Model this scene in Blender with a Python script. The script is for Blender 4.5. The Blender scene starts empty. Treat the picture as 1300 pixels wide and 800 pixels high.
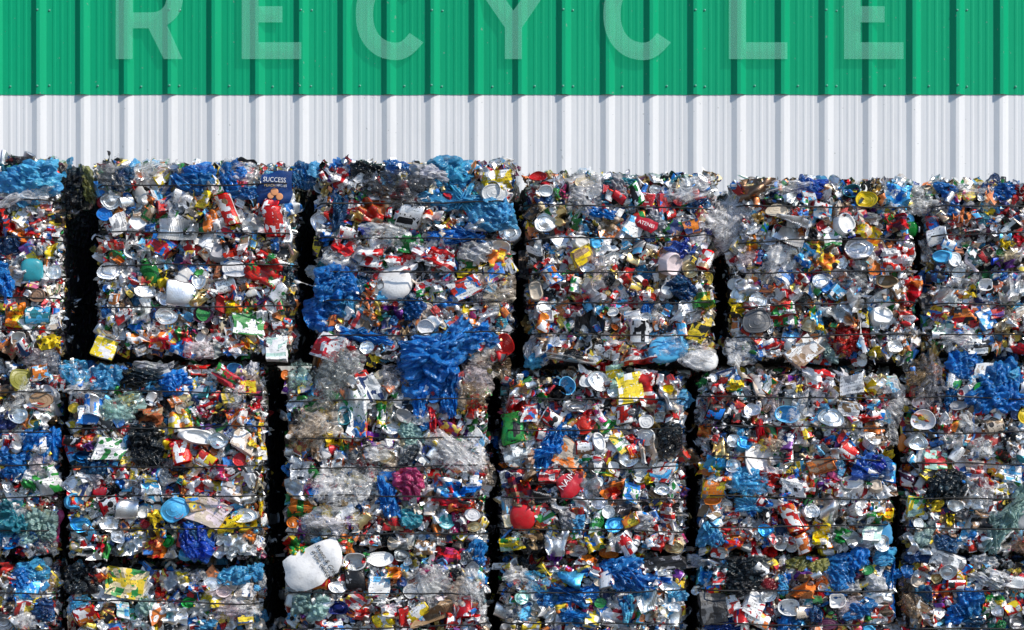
import bpy, math, random
import numpy as np

RNG = np.random.default_rng(20240611)
random.seed(5)
sc = bpy.context.scene
COL = sc.collection
R = math.radians

# ------------------------------------------------------------------ frame of reference
S = 5.733 / 1300.0          # metres per photograph pixel on the bale fronts (plane y = 0)
CAM_D, CAM_Z, MID_Z = 14.0, 1.75, 2.48
WALL_Y = 2.2
KW = (CAM_D + WALL_Y) / CAM_D


def bx(px): return (px - 650.0) * S
def bz(py): return MID_Z - (py - 400.0) * S
def wx(px): return (px - 650.0) * S * KW
def wz(py): return CAM_Z + ((MID_Z - CAM_Z) + (400.0 - py) * S) * KW


# ------------------------------------------------------------------ noise
def _hash(ix, iy, seed):
    n = (ix * 374761393 + iy * 668265263 + seed * 1274126177) & 0xffffffff
    n = ((n ^ (n >> 13)) * 1274126177) & 0xffffffff
    n = n ^ (n >> 16)
    return (n & 0xffff) / 65535.0


def noise(u, v, seed):
    u = np.asarray(u, float); v = np.asarray(v, float)
    iu = np.floor(u).astype(np.int64); iv = np.floor(v).astype(np.int64)
    fu = u - iu; fv = v - iv
    fu = fu * fu * (3 - 2 * fu); fv = fv * fv * (3 - 2 * fv)
    a = _hash(iu, iv, seed); b = _hash(iu + 1, iv, seed)
    c = _hash(iu, iv + 1, seed); d = _hash(iu + 1, iv + 1, seed)
    return (a * (1 - fu) + b * fu) * (1 - fv) + (c * (1 - fu) + d * fu) * fv


def ridge(u, v, seed):
    return 1 - np.abs(2 * noise(u, v, seed) - 1) * 1.0


def sstep(a, b, x):
    t = np.clip((x - a) / (b - a), 0, 1)
    return t * t * (3 - 2 * t)


# ------------------------------------------------------------------ materials
def new_mat(name):
    m = bpy.data.materials.new(name); m.use_nodes = True
    nt = m.node_tree; nt.nodes.clear()
    out = nt.nodes.new('ShaderNodeOutputMaterial')
    return m, nt, out


class NT:
    """Short helpers over one node tree."""
    def __init__(self, nt): self.nt = nt
    def n(self, t, **kw):
        nd = self.nt.nodes.new(t)
        for k, v in kw.items(): setattr(nd, k, v)
        return nd
    def l(self, a, b): self.nt.links.new(a, b)
    def put(self, sock, v):
        if hasattr(v, 'node'): self.l(v, sock)
        else: sock.default_value = v
    def math(self, op, a, b=0.0, clamp=False):
        nd = self.n('ShaderNodeMath', operation=op, use_clamp=clamp)
        self.put(nd.inputs[0], a); self.put(nd.inputs[1], b)
        return nd.outputs[0]
    def mix(self, f, a, b, blend='MIX'):
        nd = self.n('ShaderNodeMix', data_type='RGBA', blend_type=blend)
        self.put(nd.inputs[0], f); self.put(nd.inputs[6], a); self.put(nd.inputs[7], b)
        return nd.outputs[2]
    def attr(self, name):
        return self.n('ShaderNodeAttribute', attribute_name=name, attribute_type='GEOMETRY')
    def noise(self, vec, scale, detail=2.0, rough=0.5):
        nd = self.n('ShaderNodeTexNoise'); nd.inputs['Scale'].default_value = scale
        nd.inputs['Detail'].default_value = detail; nd.inputs['Roughness'].default_value = rough
        if vec is not None: self.l(vec, nd.inputs['Vector'])
        return nd.outputs[0]
    def bump(self, h, strength, dist):
        nd = self.n('ShaderNodeBump'); nd.inputs['Strength'].default_value = strength
        nd.inputs['Distance'].default_value = dist; self.l(h, nd.inputs['Height'])
        return nd.outputs[0]
    def vmul(self, vec, s):
        nd = self.n('ShaderNodeVectorMath', operation='MULTIPLY'); self.l(vec, nd.inputs[0]); nd.inputs[1].default_value = s
        return nd.outputs[0]


def principled(t, color, rough, metal=0.0, normal=None, **kw):
    p = t.n('ShaderNodeBsdfPrincipled')
    t.put(p.inputs['Base Color'], color); t.put(p.inputs['Roughness'], rough); t.put(p.inputs['Metallic'], metal)
    if normal is not None: t.l(normal, p.inputs['Normal'])
    for k, v in kw.items(): t.put(p.inputs[k], v)
    return p.outputs[0]


def print_color(t):
    """Printed packaging: blocks, stripes and lines of small print, different on every piece."""
    pu = t.attr('pu').outputs['Vector']
    c1 = t.attr('c1').outputs['Color']; c2 = t.attr('c2').outputs['Color']; c3 = t.attr('c3').outputs['Color']
    v = t.n('ShaderNodeTexVoronoi', voronoi_dimensions='3D', distance='CHEBYCHEV'); v.inputs['Scale'].default_value = 0.95
    t.l(pu, v.inputs['Vector'])
    s = t.n('ShaderNodeSeparateColor'); t.l(v.outputs['Color'], s.inputs[0])
    xyz = t.n('ShaderNodeSeparateXYZ'); t.l(pu, xyz.inputs[0])
    col = t.mix(t.math('GREATER_THAN', s.outputs[0], 0.60), c1, c2)
    col = t.mix(t.math('GREATER_THAN', s.outputs[1], 0.80), col, c3)
    # round spots / badges
    v2 = t.n('ShaderNodeTexVoronoi', voronoi_dimensions='3D'); v2.inputs['Scale'].default_value = 0.85
    t.l(pu, v2.inputs['Vector'])
    s2 = t.n('ShaderNodeSeparateColor'); t.l(v2.outputs['Color'], s2.inputs[0])
    spot = t.math('MULTIPLY', t.math('LESS_THAN', v2.outputs['Distance'], 0.42), t.math('GREATER_THAN', s2.outputs[2], 0.62))
    col = t.mix(spot, col, t.mix(t.math('GREATER_THAN', s2.outputs[0], 0.5), c3, c2))
    # stripe
    ph = t.math('MULTIPLY', xyz.outputs[2], 7.31)
    st = t.math('SINE', t.math('ADD', t.math('MULTIPLY', xyz.outputs[1], 1.7), ph))
    col = t.mix(t.math('GREATER_THAN', st, 0.86), col, c2)
    # large lettering-like marks and small print
    big = t.noise(t.vmul(pu, (3.2, 2.0, 1.0)), 1.0, 1.0)
    bigm = t.math('MULTIPLY', t.math('GREATER_THAN', big, 0.60),
                  t.math('GREATER_THAN', t.math('SINE', t.math('MULTIPLY', xyz.outputs[1], 3.3)), 0.35))
    bigm = t.math('MULTIPLY', bigm, t.math('GREATER_THAN', s.outputs[2], 0.35))
    col = t.mix(bigm, col, c3)
    sm = t.noise(t.vmul(pu, (11.0, 3.0, 1.0)), 1.0, 1.0)
    smm = t.math('MULTIPLY', t.math('GREATER_THAN', sm, 0.50),
                 t.math('GREATER_THAN', t.math('SINE', t.math('MULTIPLY', xyz.outputs[1], 13.0)), 0.25))
    smm = t.math('MULTIPLY', smm, t.math('LESS_THAN', s.outputs[2], 0.42))
    col = t.mix(t.math('MULTIPLY', smm, 0.7), col, (0.03, 0.03, 0.04, 1))
    d = t.noise(t.vmul(pu, (1.0, 1.0, 3.0)), 1.3, 4.0, 0.65)
    col = t.mix(t.math('MULTIPLY', t.math('SUBTRACT', d, 0.56, True), 2.2, True), col, (0.10, 0.085, 0.07, 1))
    return col, pu, d


MAT = {}


def build_materials():
    # printed paper / wrapper film
    for key, rough, metal, spec in (('print', 0.42, 0.0, 0.5), ('film_print', 0.22, 0.0, 0.6), ('print_tin', 0.30, 0.35, 0.5)):
        m, nt, out = new_mat({'print': 'printed_paper', 'film_print': 'printed_film', 'print_tin': 'printed_metal'}[key]); t = NT(nt)
        col, pu, d = print_color(t)
        h = t.noise(t.vmul(pu, (1, 1, 1)), 3.5, 3.0)
        rr = t.math('ADD', rough, t.math('MULTIPLY', d, 0.15))
        sh = principled(t, col, rr, metal, t.bump(h, 0.35, 0.006))
        t.l(sh, out.inputs[0]); MAT[key] = m
    # bare tin and aluminium
    m, nt, out = new_mat('bare_metal'); t = NT(nt)
    pu = t.attr('pu').outputs['Vector']; c1 = t.attr('c1').outputs['Color']
    d = t.noise(pu, 1.6, 4.0, 0.6)
    col = t.mix(t.math('MULTIPLY', t.math('SUBTRACT', d, 0.55, True), 2.5, True), c1, (0.22, 0.15, 0.10, 1))
    rr = t.math('ADD', 0.28, t.math('MULTIPLY', d, 0.3))
    t.l(principled(t, col, rr, 1.0, t.bump(t.noise(pu, 5.0, 2.0), 0.3, 0.004)), out.inputs[0]); MAT['tin'] = m
    # solid plastic, lacquered lids
    m, nt, out = new_mat('solid_plastic'); t = NT(nt)
    pu = t.attr('pu').outputs['Vector']; c1 = t.attr('c1').outputs['Color']
    d = t.noise(pu, 1.2, 5.0, 0.65)
    col = t.mix(t.math('MULTIPLY', t.math('SUBTRACT', d, 0.52, True), 1.6, True), c1, (0.16, 0.13, 0.10, 1))
    t.l(principled(t, col, 0.34, 0.0, t.bump(t.noise(pu, 3.0, 3.0), 0.25, 0.005)), out.inputs[0]); MAT['plastic'] = m
    # carrier-bag film, nearly opaque
    m, nt, out = new_mat('bag_film'); t = NT(nt)
    pu = t.attr('pu').outputs['Vector']; c1 = t.attr('c1').outputs['Color']
    d = t.noise(pu, 1.0, 5.0, 0.6)
    col = t.mix(t.math('MULTIPLY', t.math('SUBTRACT', d, 0.56, True), 1.3, True), c1, (0.35, 0.65, 0.85, 1))
    v = t.n('ShaderNodeTexVoronoi', feature='DISTANCE_TO_EDGE'); v.inputs['Scale'].default_value = 1.15
    wv = t.n('ShaderNodeVectorMath', operation='ADD'); nn = t.n('ShaderNodeTexNoise'); nn.inputs['Scale'].default_value = .7; nn.inputs['Detail'].default_value = 1.0; t.l(pu, nn.inputs['Vector'])
    t.l(t.vmul(pu, (1.0, 2.4, 1.0)), wv.inputs[0]); t.l(t.vmul(nn.outputs['Color'], (1.6, 1.6, 0)), wv.inputs[1]); t.l(wv.outputs[0], v.inputs['Vector'])
    vb = t.n('ShaderNodeTexVoronoi', feature='DISTANCE_TO_EDGE'); vb.inputs['Scale'].default_value = 2.7; t.l(wv.outputs[0], vb.inputs['Vector'])
    wr = t.math('ADD', v.outputs['Distance'], t.math('MULTIPLY', vb.outputs['Distance'], .45))
    nrm = t.bump(wr, 0.7, 0.018)
    lay = t.noise(wv.outputs[0], 0.6, 2.0)
    dk = t.n('ShaderNodeVectorMath', operation='MULTIPLY'); t.l(c1, dk.inputs[0]); dk.inputs[1].default_value = (.5, .55, .75)
    col = t.mix(t.math('MULTIPLY', t.math('SUBTRACT', lay, .48, True), 4.0, True), col, dk.outputs[0])   # single against doubled film
    pr = principled(t, col, 0.2, 0.0, nrm, **{'Specular IOR Level': 0.75})
    tr = t.n('ShaderNodeBsdfTranslucent'); t.l(c1, tr.inputs[0])
    mx = t.n('ShaderNodeMixShader'); mx.inputs[0].default_value = 0.32; t.l(pr, mx.inputs[1]); t.l(tr.outputs[0], mx.inputs[2])
    tp = t.n('ShaderNodeBsdfTransparent'); t.l(t.mix(0.5, c1, (1, 1, 1, 1)), tp.inputs[0])
    m2 = t.n('ShaderNodeMixShader'); t.put(m2.inputs[0], t.math('MULTIPLY', t.math('SUBTRACT', d, 0.38, True), 1.0, True))
    t.l(mx.outputs[0], m2.inputs[1]); t.l(tp.outputs[0], m2.inputs[2])
    t.l(m2.outputs[0], out.inputs[0]); MAT['bag'] = m
    # clear film
    m, nt, out = new_mat('clear_film'); t = NT(nt)
    pu = t.attr('pu').outputs['Vector']; c1 = t.attr('c1').outputs['Color']
    nn = t.n('ShaderNodeTexNoise'); nn.inputs['Scale'].default_value = .5; nn.inputs['Detail'].default_value = 1.0; t.l(pu, nn.inputs['Vector'])
    wv = t.n('ShaderNodeVectorMath', operation='ADD')
    t.l(t.vmul(pu, (0.9, 1.7, 1.0)), wv.inputs[0]); t.l(t.vmul(nn.outputs['Color'], (2.2, 2.2, 0)), wv.inputs[1])
    d = t.noise(wv.outputs[0], 0.75, 3.0, 0.5)
    v = t.n('ShaderNodeTexVoronoi', feature='DISTANCE_TO_EDGE'); v.inputs['Scale'].default_value = .8; t.l(wv.outputs[0], v.inputs['Vector'])
    nrm = t.bump(t.math('ADD', v.outputs['Distance'], t.math('MULTIPLY', d, .5)), 0.6, 0.022)
    pr = principled(t, c1, 0.16, 0.0, nrm, **{'Specular IOR Level': 0.8})
    tl = t.n('ShaderNodeBsdfTranslucent'); t.l(c1, tl.inputs[0])
    mt_ = t.n('ShaderNodeMixShader'); mt_.inputs[0].default_value = 0.22; t.l(pr, mt_.inputs[1]); t.l(tl.outputs[0], mt_.inputs[2])
    tp = t.n('ShaderNodeBsdfTransparent'); t.l(t.mix(0.12, (1, 1, 1, 1), c1), tp.inputs[0])
    m2 = t.n('ShaderNodeMixShader')
    op = t.math('MULTIPLY', t.math('SUBTRACT', d, 0.44, True), 2.2)                       # cloudier where the film is doubled
    op = t.math('ADD', op, t.math('MULTIPLY', t.math('SUBTRACT', .06, v.outputs['Distance'], True), 8.0))   # white crease lines
    t.put(m2.inputs[0], t.math('SUBTRACT', 0.90, op, True))
    t.l(mt_.outputs[0], m2.inputs[1]); t.l(tp.outputs[0], m2.inputs[2])
    t.l(m2.outputs[0], out.inputs[0]); MAT['clear'] = m
    # clear moulded plastic (bottles)
    m, nt, out = new_mat('clear_bottle_plastic'); t = NT(nt)
    c1 = t.attr('c1').outputs['Color']
    pr = principled(t, c1, 0.12, 0.0)
    tp = t.n('ShaderNodeBsdfTransparent'); t.l(t.mix(0.6, (1, 1, 1, 1), c1), tp.inputs[0])
    m2 = t.n('ShaderNodeMixShader'); m2.inputs[0].default_value = 0.42
    t.l(pr, m2.inputs[1]); t.l(tp.outputs[0], m2.inputs[2]); t.l(m2.outputs[0], out.inputs[0]); MAT['bottle'] = m
    # compressed inside of the bale, coloured near black to paint shade in the gaps
    m, nt, out = new_mat('shade_dark_waste'); t = NT(nt)
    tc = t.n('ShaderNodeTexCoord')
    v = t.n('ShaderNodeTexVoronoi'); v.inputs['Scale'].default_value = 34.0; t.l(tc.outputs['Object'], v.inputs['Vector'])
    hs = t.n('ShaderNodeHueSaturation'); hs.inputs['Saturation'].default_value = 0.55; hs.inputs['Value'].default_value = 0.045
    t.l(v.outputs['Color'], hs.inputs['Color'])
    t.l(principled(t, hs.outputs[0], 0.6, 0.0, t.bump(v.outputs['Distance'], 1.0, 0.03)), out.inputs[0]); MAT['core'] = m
    # wire
    m, nt, out = new_mat('black_wire'); t = NT(nt)
    t.l(principled(t, (0.008, 0.008, 0.009, 1), 0.55, 0.0), out.inputs[0]); MAT['wire'] = m
    # lettering inks
    for key, c in (('ink_white', (0.8, 0.8, 0.8, 1)), ('ink_black', (0.015, 0.015, 0.02, 1)), ('ink_green', (0.03, 0.4, 0.08, 1)),
                   ('ink_peach', (0.75, 0.32, 0.14, 1)), ('ink_gold', (0.6, 0.45, 0.15, 1))):
        m, nt, out = new_mat(key); t = NT(nt)
        t.l(principled(t, c, 0.4), out.inputs[0]); MAT[key] = m
    # painted sheet metal
    for key, c in (('green_sheet', (0.0004, 0.325, 0.148)), ('white_sheet', (0.71, 0.715, 0.725))):
        m, nt, out = new_mat('painted_' + key); t = NT(nt)
        tc = t.n('ShaderNodeTexCoord'); ob = tc.outputs['Object']
        big = t.noise(t.vmul(ob, (1.0, 1.0, 0.25)), 1.1, 5.0, 0.6)
        streak = t.noise(t.vmul(ob, (26.0, 8.0, 0.5)), 1.0, 4.0, 0.6)
        fine = t.noise(ob, 60.0, 3.0)
        k = t.math('ADD', t.math('MULTIPLY', big, 0.22), t.math('ADD', t.math('MULTIPLY', streak, 0.24), t.math('MULTIPLY', fine, 0.07)))
        k = t.math('ADD', k, 0.755)
        cc = t.n('ShaderNodeVectorMath', operation='SCALE'); cc.inputs[0].default_value = c; t.l(k, cc.inputs['Scale'])
        sx = t.n('ShaderNodeSeparateXYZ'); t.l(ob, sx.inputs[0])
        wn = t.n('ShaderNodeTexWhiteNoise', noise_dimensions='1D')
        t.l(t.math('FLOOR', t.math('MULTIPLY', t.math('ADD', sx.outputs[0], 40.0), 1.0 / (3 * 55.5 * S * KW))), wn.inputs['W'])
        k = t.math('ADD', k, t.math('MULTIPLY', t.math('SUBTRACT', wn.outputs[0], .5), .07))
        nt.links.new(k, cc.inputs['Scale'])
        # chips and scuffs
        sp = t.noise(t.vmul(ob, (1.0, 1.0, 0.8)), 38.0, 2.0)
        col = t.mix(t.math('MULTIPLY', t.math('GREATER_THAN', sp, 0.735), 0.45), cc.outputs[0], (0.25, 0.28, 0.27, 1))
        dents = t.noise(t.vmul(ob, (3.0, 1.0, 1.4)), 1.5, 2.0)
        rr = t.math('ADD', 0.34, t.math('MULTIPLY', streak, 0.16))
        t.l(principled(t, col, rr, 0.0, t.bump(dents, 0.25, 0.02), **{'Specular IOR Level': 0.18}), out.inputs[0]); MAT[key] = m
    m, nt, out = new_mat('screw_steel'); t = NT(nt)
    t.l(principled(t, (0.10, 0.36, 0.26, 1), 0.4, 0.2), out.inputs[0]); MAT['screw'] = m
    m, nt, out = new_mat('frosted_acrylic'); t = NT(nt)
    pr = principled(t, (0.36, 0.98, 0.74, 1), 0.45, 0.0, None, **{'Specular IOR Level': 0.1})
    tp = t.n('ShaderNodeBsdfTransparent'); tp.inputs[0].default_value = (0.97, 0.98, 0.98, 1)
    mx = t.n('ShaderNodeMixShader'); mx.inputs[0].default_value = 0.865
    t.l(pr, mx.inputs[1]); t.l(tp.outputs[0], mx.inputs[2]); t.l(mx.outputs[0], out.inputs[0]); MAT['acrylic'] = m
    # concrete yard
    m, nt, out = new_mat('yard_asphalt'); t = NT(nt)
    tc = t.n('ShaderNodeTexCoord'); ob = tc.outputs['Object']
    a = t.noise(ob, 0.6, 8.0, 0.65); b = t.noise(ob, 25.0, 4.0)
    f = t.math('ADD', t.math('MULTIPLY', a, 0.7), t.math('MULTIPLY', b, 0.3))
    t.l(principled(t, t.mix(f, (0.035, 0.035, 0.037, 1), (0.085, 0.083, 0.08, 1)), 0.85, 0.0, t.bump(b, 0.3, 0.01)), out.inputs[0]); MAT['concrete'] = m
    m, nt, out = new_mat('roof_sheet_grey'); t = NT(nt)
    tc = t.n('ShaderNodeTexCoord')
    t.l(principled(t, t.mix(t.noise(tc.outputs['Object'], 2.0, 4.0), (0.3, 0.31, 0.32, 1), (0.42, 0.43, 0.44, 1)), 0.45, 0.4), out.inputs[0]); MAT['roof'] = m


build_materials()

PAL = dict(w=(.82, .82, .83), k=(.014, .014, .016), r=(.54, .008, .010), b=(.004, .20, .66), n=(.010, .045, .17), c=(.08, .46, .82),
           t=(.03, .30, .36), g=(.02, .26, .05), y=(.82, .60, .015), o=(.76, .20, .02), p=(.16, .03, .28), m=(.58, .04, .19),
           a=(.30, .31, .33), d=(.30, .19, .11), l=(.42, .64, .58), s=(.84, .87, .91), i=(.012, .06, .46), h=(.60, .50, .40),
           e=(.28, .26, .05), q=(.74, .62, .64), f=(.07, .075, .085), u=(.42, .10, .03), j=(.80, .66, .40), v=(.10, .02, .06))


def pal(c, fade=.22):
    a = np.array(PAL[c]); k = RNG.uniform(.85, 1.12)
    a = a * k + RNG.uniform(-.012, .012, 3) * (a.max() > .1)
    g = a.mean(); a = a + (g - a) * RNG.uniform(0, fade)          # printing inks fade unevenly
    return np.clip(a, .004, .88)


def pick(weights):
    ks = list(weights); w = np.array([weights[k] for k in ks], float)
    return ks[RNG.choice(len(ks), p=w / w.sum())]


PRINT_W = dict(w=58, s=6, r=18, b=4, y=7, g=4, o=12, k=9, d=7, a=4, c=5, t=2.5, n=4, p=1.5, m=1, h=18, i=1.5, f=3, v=3, j=8, u=5)
SECOND_W = dict(w=32, r=15, b=6, y=7, g=6, k=13, o=5, c=6, n=6, s=8, a=8, d=6, p=1.5, m=1, h=5)
BAG_W = dict(c=3, b=4, w=5, k=3, a=3, t=2, l=2, r=1, q=2, n=1)


# ------------------------------------------------------------------ mesh assembly
class Geo:
    """Verts, quads, tris, a material key per face and printed-surface coordinates."""
    def __init__(self):
        self.V = []; self.U = []; self.F = {4: [], 3: []}; self.M = {4: [], 3: []}; self.n = 0
    def add(self, V, U, Q=None, T=None, mat=''):
        b = self.n
        self.V.append(V); self.U.append(U); self.n += len(V)
        if Q is not None and len(Q): self.F[4].append(np.asarray(Q) + b); self.M[4] += [mat] * len(Q)
        if T is not None and len(T): self.F[3].append(np.asarray(T) + b); self.M[3] += [mat] * len(T)
        return self
    def done(self):
        self.V = np.concatenate(self.V); self.U = np.concatenate(self.U)
        self.Q = np.concatenate(self.F[4]) if self.F[4] else np.zeros((0, 4), int)
        self.T = np.concatenate(self.F[3]) if self.F[3] else np.zeros((0, 3), int)
        return self


def mesh_from(name, V, Q, T, mq, mt, U=None, C=None, smooth=True):
    """One mesh datablock; mq/mt are lists of material keys; C = (c1, c2, c3) arrays or single colours."""
    me = bpy.data.meshes.new(name)
    V = np.asarray(V, np.float32); nq, nt_ = len(Q), len(T)
    me.vertices.add(len(V)); me.vertices.foreach_set('co', V.ravel())
    me.loops.add(nq * 4 + nt_ * 3); me.polygons.add(nq + nt_)
    li = np.concatenate([np.asarray(Q, np.int32).ravel(), np.asarray(T, np.int32).ravel()]).astype(np.int32)
    me.loops.foreach_set('vertex_index', li)
    ls = np.concatenate([np.arange(nq) * 4, nq * 4 + np.arange(nt_) * 3]).astype(np.int32)
    me.polygons.foreach_set('loop_start', ls)
    keys = sorted(set(mq) | set(mt))
    for k in keys: me.materials.append(MAT[k])
    ix = {k: i for i, k in enumerate(keys)}
    me.polygons.foreach_set('material_index', np.array([ix[k] for k in mq] + [ix[k] for k in mt], np.int32))
    sm = np.full(nq + nt_, bool(smooth)) if np.isscalar(smooth) else smooth
    me.polygons.foreach_set('use_smooth', sm)
    if U is not None:
        at = me.attributes.new('pu', 'FLOAT_VECTOR', 'POINT'); at.data.foreach_set('vector', np.asarray(U, np.float32).ravel())
    if C is not None:
        for nm, c in zip(('c1', 'c2', 'c3'), C):
            c = np.asarray(c, np.float32)
            if c.ndim == 1: c = np.tile(c, (len(V), 1))
            at = me.attributes.new(nm, 'FLOAT_COLOR', 'POINT')
            at.data.foreach_set('color', np.concatenate([c, np.ones((len(V), 1), np.float32)], 1).ravel())
    me.update(calc_edges=True)
    return me


def link(name, me, parent=None, loc=(0, 0, 0), **props):
    o = bpy.data.objects.new(name, me); COL.objects.link(o)
    o.location = loc
    if parent is not None: o.parent = parent
    for k, v in props.items():
        if v: o[k] = v
    return o


def grid(nu, nv):
    u, v = np.meshgrid(np.linspace(-1, 1, nu), np.linspace(-1, 1, nv), indexing='ij')
    i = np.arange(nu * nv).reshape(nu, nv)
    Q = np.stack([i[:-1, :-1], i[1:, :-1], i[1:, 1:], i[:-1, 1:]], -1).reshape(-1, 4)
    return u.ravel(), v.ravel(), Q


def creases(u, v, k, f0, f1):
    """Sum of folded (triangle-wave) creases in random directions, about -1..1."""
    h = np.zeros_like(u)
    for _ in range(k):
        a = RNG.uniform(0, math.pi); f = RNG.uniform(f0, f1); p = RNG.uniform(0, 1)
        x = (u * math.cos(a) + v * math.sin(a)) * f + p
        h += (2 * np.abs(2 * (x - np.floor(x + .5))) - 1) / f
    return h


US = 28.0   # printed-surface units per metre


def uvw(u, v):
    return np.stack([u * US, v * US, np.full_like(u, RNG.uniform(0, 900))], 1)


# ------------------------------------------------------------------ the kinds of rubbish (local a right, b up, n out)
def g_sheet(w, h, mat='print', crumple=1.0, n=9, curl=None):
    u, v, Q = grid(n, max(5, int(n * min(1.3, max(.6, h / w)))))
    k1, k2, k3, k4 = RNG.uniform(-.16, .16, 4)
    a = u * (1 + k1 * v) + k2 * v + .10 * (noise(u * 2 + 5, v * 2, RNG.integers(1e6)) - .5) * 2
    b = v * (1 + k3 * u) + k4 * u + .10 * (noise(u * 2, v * 2 + 9, RNG.integers(1e6)) - .5) * 2
    s = math.sqrt(w * h) / 2
    z = crumple * s * (.42 * creases(u, v, 3, .5, 1.3) + .16 * creases(u, v, 2, 1.2, 2.4))
    c = RNG.uniform(-.1, .35) if curl is None else curl
    th = RNG.uniform(0, math.pi)
    z = z - c * s * (u * math.cos(th) + v * math.sin(th)) ** 2 - .25 * s * np.maximum(np.abs(u), np.abs(v)) ** 4
    V = np.stack([a * w / 2, b * h / 2, z], 1)
    return Geo().add(V, uvw(a * w / 2, b * h / 2), Q, mat=mat).done(), RNG.random() < .35


def g_lathe(prof, seg, mats, squash=1.0, dent=.0, taper=None, cap0=True, uvscale=1.0):
    """prof: list of (axial, radius); axis is local a."""
    prof = np.array(prof, float); m = len(prof)
    th = np.arange(seg) / seg * 2 * math.pi
    X = np.repeat(prof[:, 0], seg); r = np.repeat(prof[:, 1], seg); T = np.tile(th, m)
    sd = int(RNG.integers(1e6)); L = prof[:, 0].max() - prof[:, 0].min() + 1e-6; rm = prof[:, 1].max()
    nz = noise(X / rm * 1.4 + 40, T * 1.6, sd) * 2 - 1
    wrap = 0.5 + 0.5 * np.cos(T)
    nz2 = noise(X / rm * 1.4 + 40, (2 * math.pi - T) * 1.6, sd) * 2 - 1
    nz = nz * wrap + nz2 * (1 - wrap)
    rr = r * (1 + dent * nz)
    b = rr * np.cos(T) * (1 + (1 - squash) * .35); z = rr * np.sin(T) * squash
    if dent > 0:
        x0 = prof[:, 0].min() + RNG.uniform(.25, .75) * L
        k = RNG.uniform(.2, .75) * min(1, dent * 5)
        z = z * (1 - k * np.exp(-((X - x0 + b * RNG.uniform(-.8, .8)) / (.28 * L)) ** 2))
        bend = RNG.uniform(-.5, .5) * min(1, dent * 5)
        z = z + bend * X * X / L
        X = X + b * RNG.uniform(-.35, .35) * min(1, dent * 5) + .18 * rm * dent * 4 * (noise(b / rm * 2, z / rm * 2, sd + 7) - .5)
    V = np.stack([X, b, z], 1)
    i = np.arange(m * seg).reshape(m, seg); j = np.roll(i, -1, 1)
    G = Geo(); U = uvw(np.repeat(prof[:, 0], seg), T * rm * uvscale)
    G.add(V, U)
    for q in range(m - 1):
        Q = np.stack([i[q], j[q], j[q + 1], i[q + 1]], -1)[:, ::-1]
        G.F[4].append(Q); G.M[4] += [mats[q]] * seg
    return G.done()


def g_can(r, L, body='print_tin', end='tin', crush=1.0, ribs=False, ring=14):
    P = [(-L / 2 + .006, .01 * r), (-L / 2 + .005, .55 * r), (-L / 2 + .007, .84 * r), (-L / 2, .9 * r), (-L / 2, .97 * r), (-L / 2 + .006, .97 * r)]
    M = [end] * 5
    k = 9 if ribs else 6
    for i in range(k):
        t = -L / 2 + .012 + (L - .024) * i / (k - 1)
        P.append((t, r * ((.965 if i % 2 else 1.0) if ribs else 1.0))); M.append(body)
    P += [(L / 2 - .006, .97 * r), (L / 2, .97 * r), (L / 2, .9 * r), (L / 2 - .007, .84 * r), (L / 2 - .005, .55 * r), (L / 2 - .006, .01 * r)]
    M += [body] + [end] * 5
    return g_lathe(P, ring, M, squash=RNG.uniform(.4, .85) if crush else 1.0, dent=RNG.uniform(.10, .22) * crush), False


def to_end_on(G):
    V = G.V; G.V = np.stack([V[:, 1], V[:, 2], V[:, 0]], 1); return G


def g_can_end(r, mat='tin', body='print_tin'):
    """A can seen end-on: ringed end panel inside its rim."""
    L = RNG.uniform(.05, .09)
    P = [(-L, .9 * r), (-L * .5, 1.0 * r), (-.012, 1.0 * r), (-.008, .97 * r), (-.002, 1.04 * r), (0, 1.02 * r), (-.001, .95 * r), (-.009, .90 * r),
         (-.0095, .76 * r), (-.006, .70 * r), (-.0095, .63 * r), (-.006, .55 * r), (-.0075, .40 * r), (-.0075, .02 * r)]
    M = [body] * 2 + [mat] * 12
    G = g_lathe(P, 22, M[:len(P) - 1], 1.0, 0.0)
    sq = RNG.uniform(.72, 1.0); sd = int(RNG.integers(1e6))
    G = to_end_on(G); V = G.V
    V[:, 1] *= sq
    V[:, 2] += r * .55 * (noise(V[:, 0] / r * 1.1 + 9, V[:, 1] / r * 1.1 + 9, sd) - .5)
    V[:, 0] += r * .42 * (noise(V[:, 0] / r + 3, V[:, 1] / r + 5, sd + 3) - .5)
    V[:, 1] += r * .42 * (noise(V[:, 0] / r + 7, V[:, 1] / r + 1, sd + 4) - .5)
    return G, False


def g_disc(w, h, mat='plastic'):
    P = [(-.014, .96), (-.004, 1.0), (0, .97), (-.001, .9), (-.005, .86), (-.005, .62), (-.003, .58), (-.005, .54), (-.005, .28), (-.0035, .24), (-.005, .02)]
    r = w / 2
    G = g_lathe([(a, b * r) for a, b in P], 24, [mat] * 10)
    G = to_end_on(G); G.V[:, 1] *= h / w
    sd = int(RNG.integers(1e6))
    G.V[:, 1] += r * .30 * (noise(G.V[:, 0] / r + 2, G.V[:, 1] / r + 6, sd + 1) - .5)
    G.V[:, 2] += r * .55 * (noise(G.V[:, 0] / r * .9 + 9, G.V[:, 1] / r * .9 + 9, sd) - .5)
    return G, False


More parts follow.
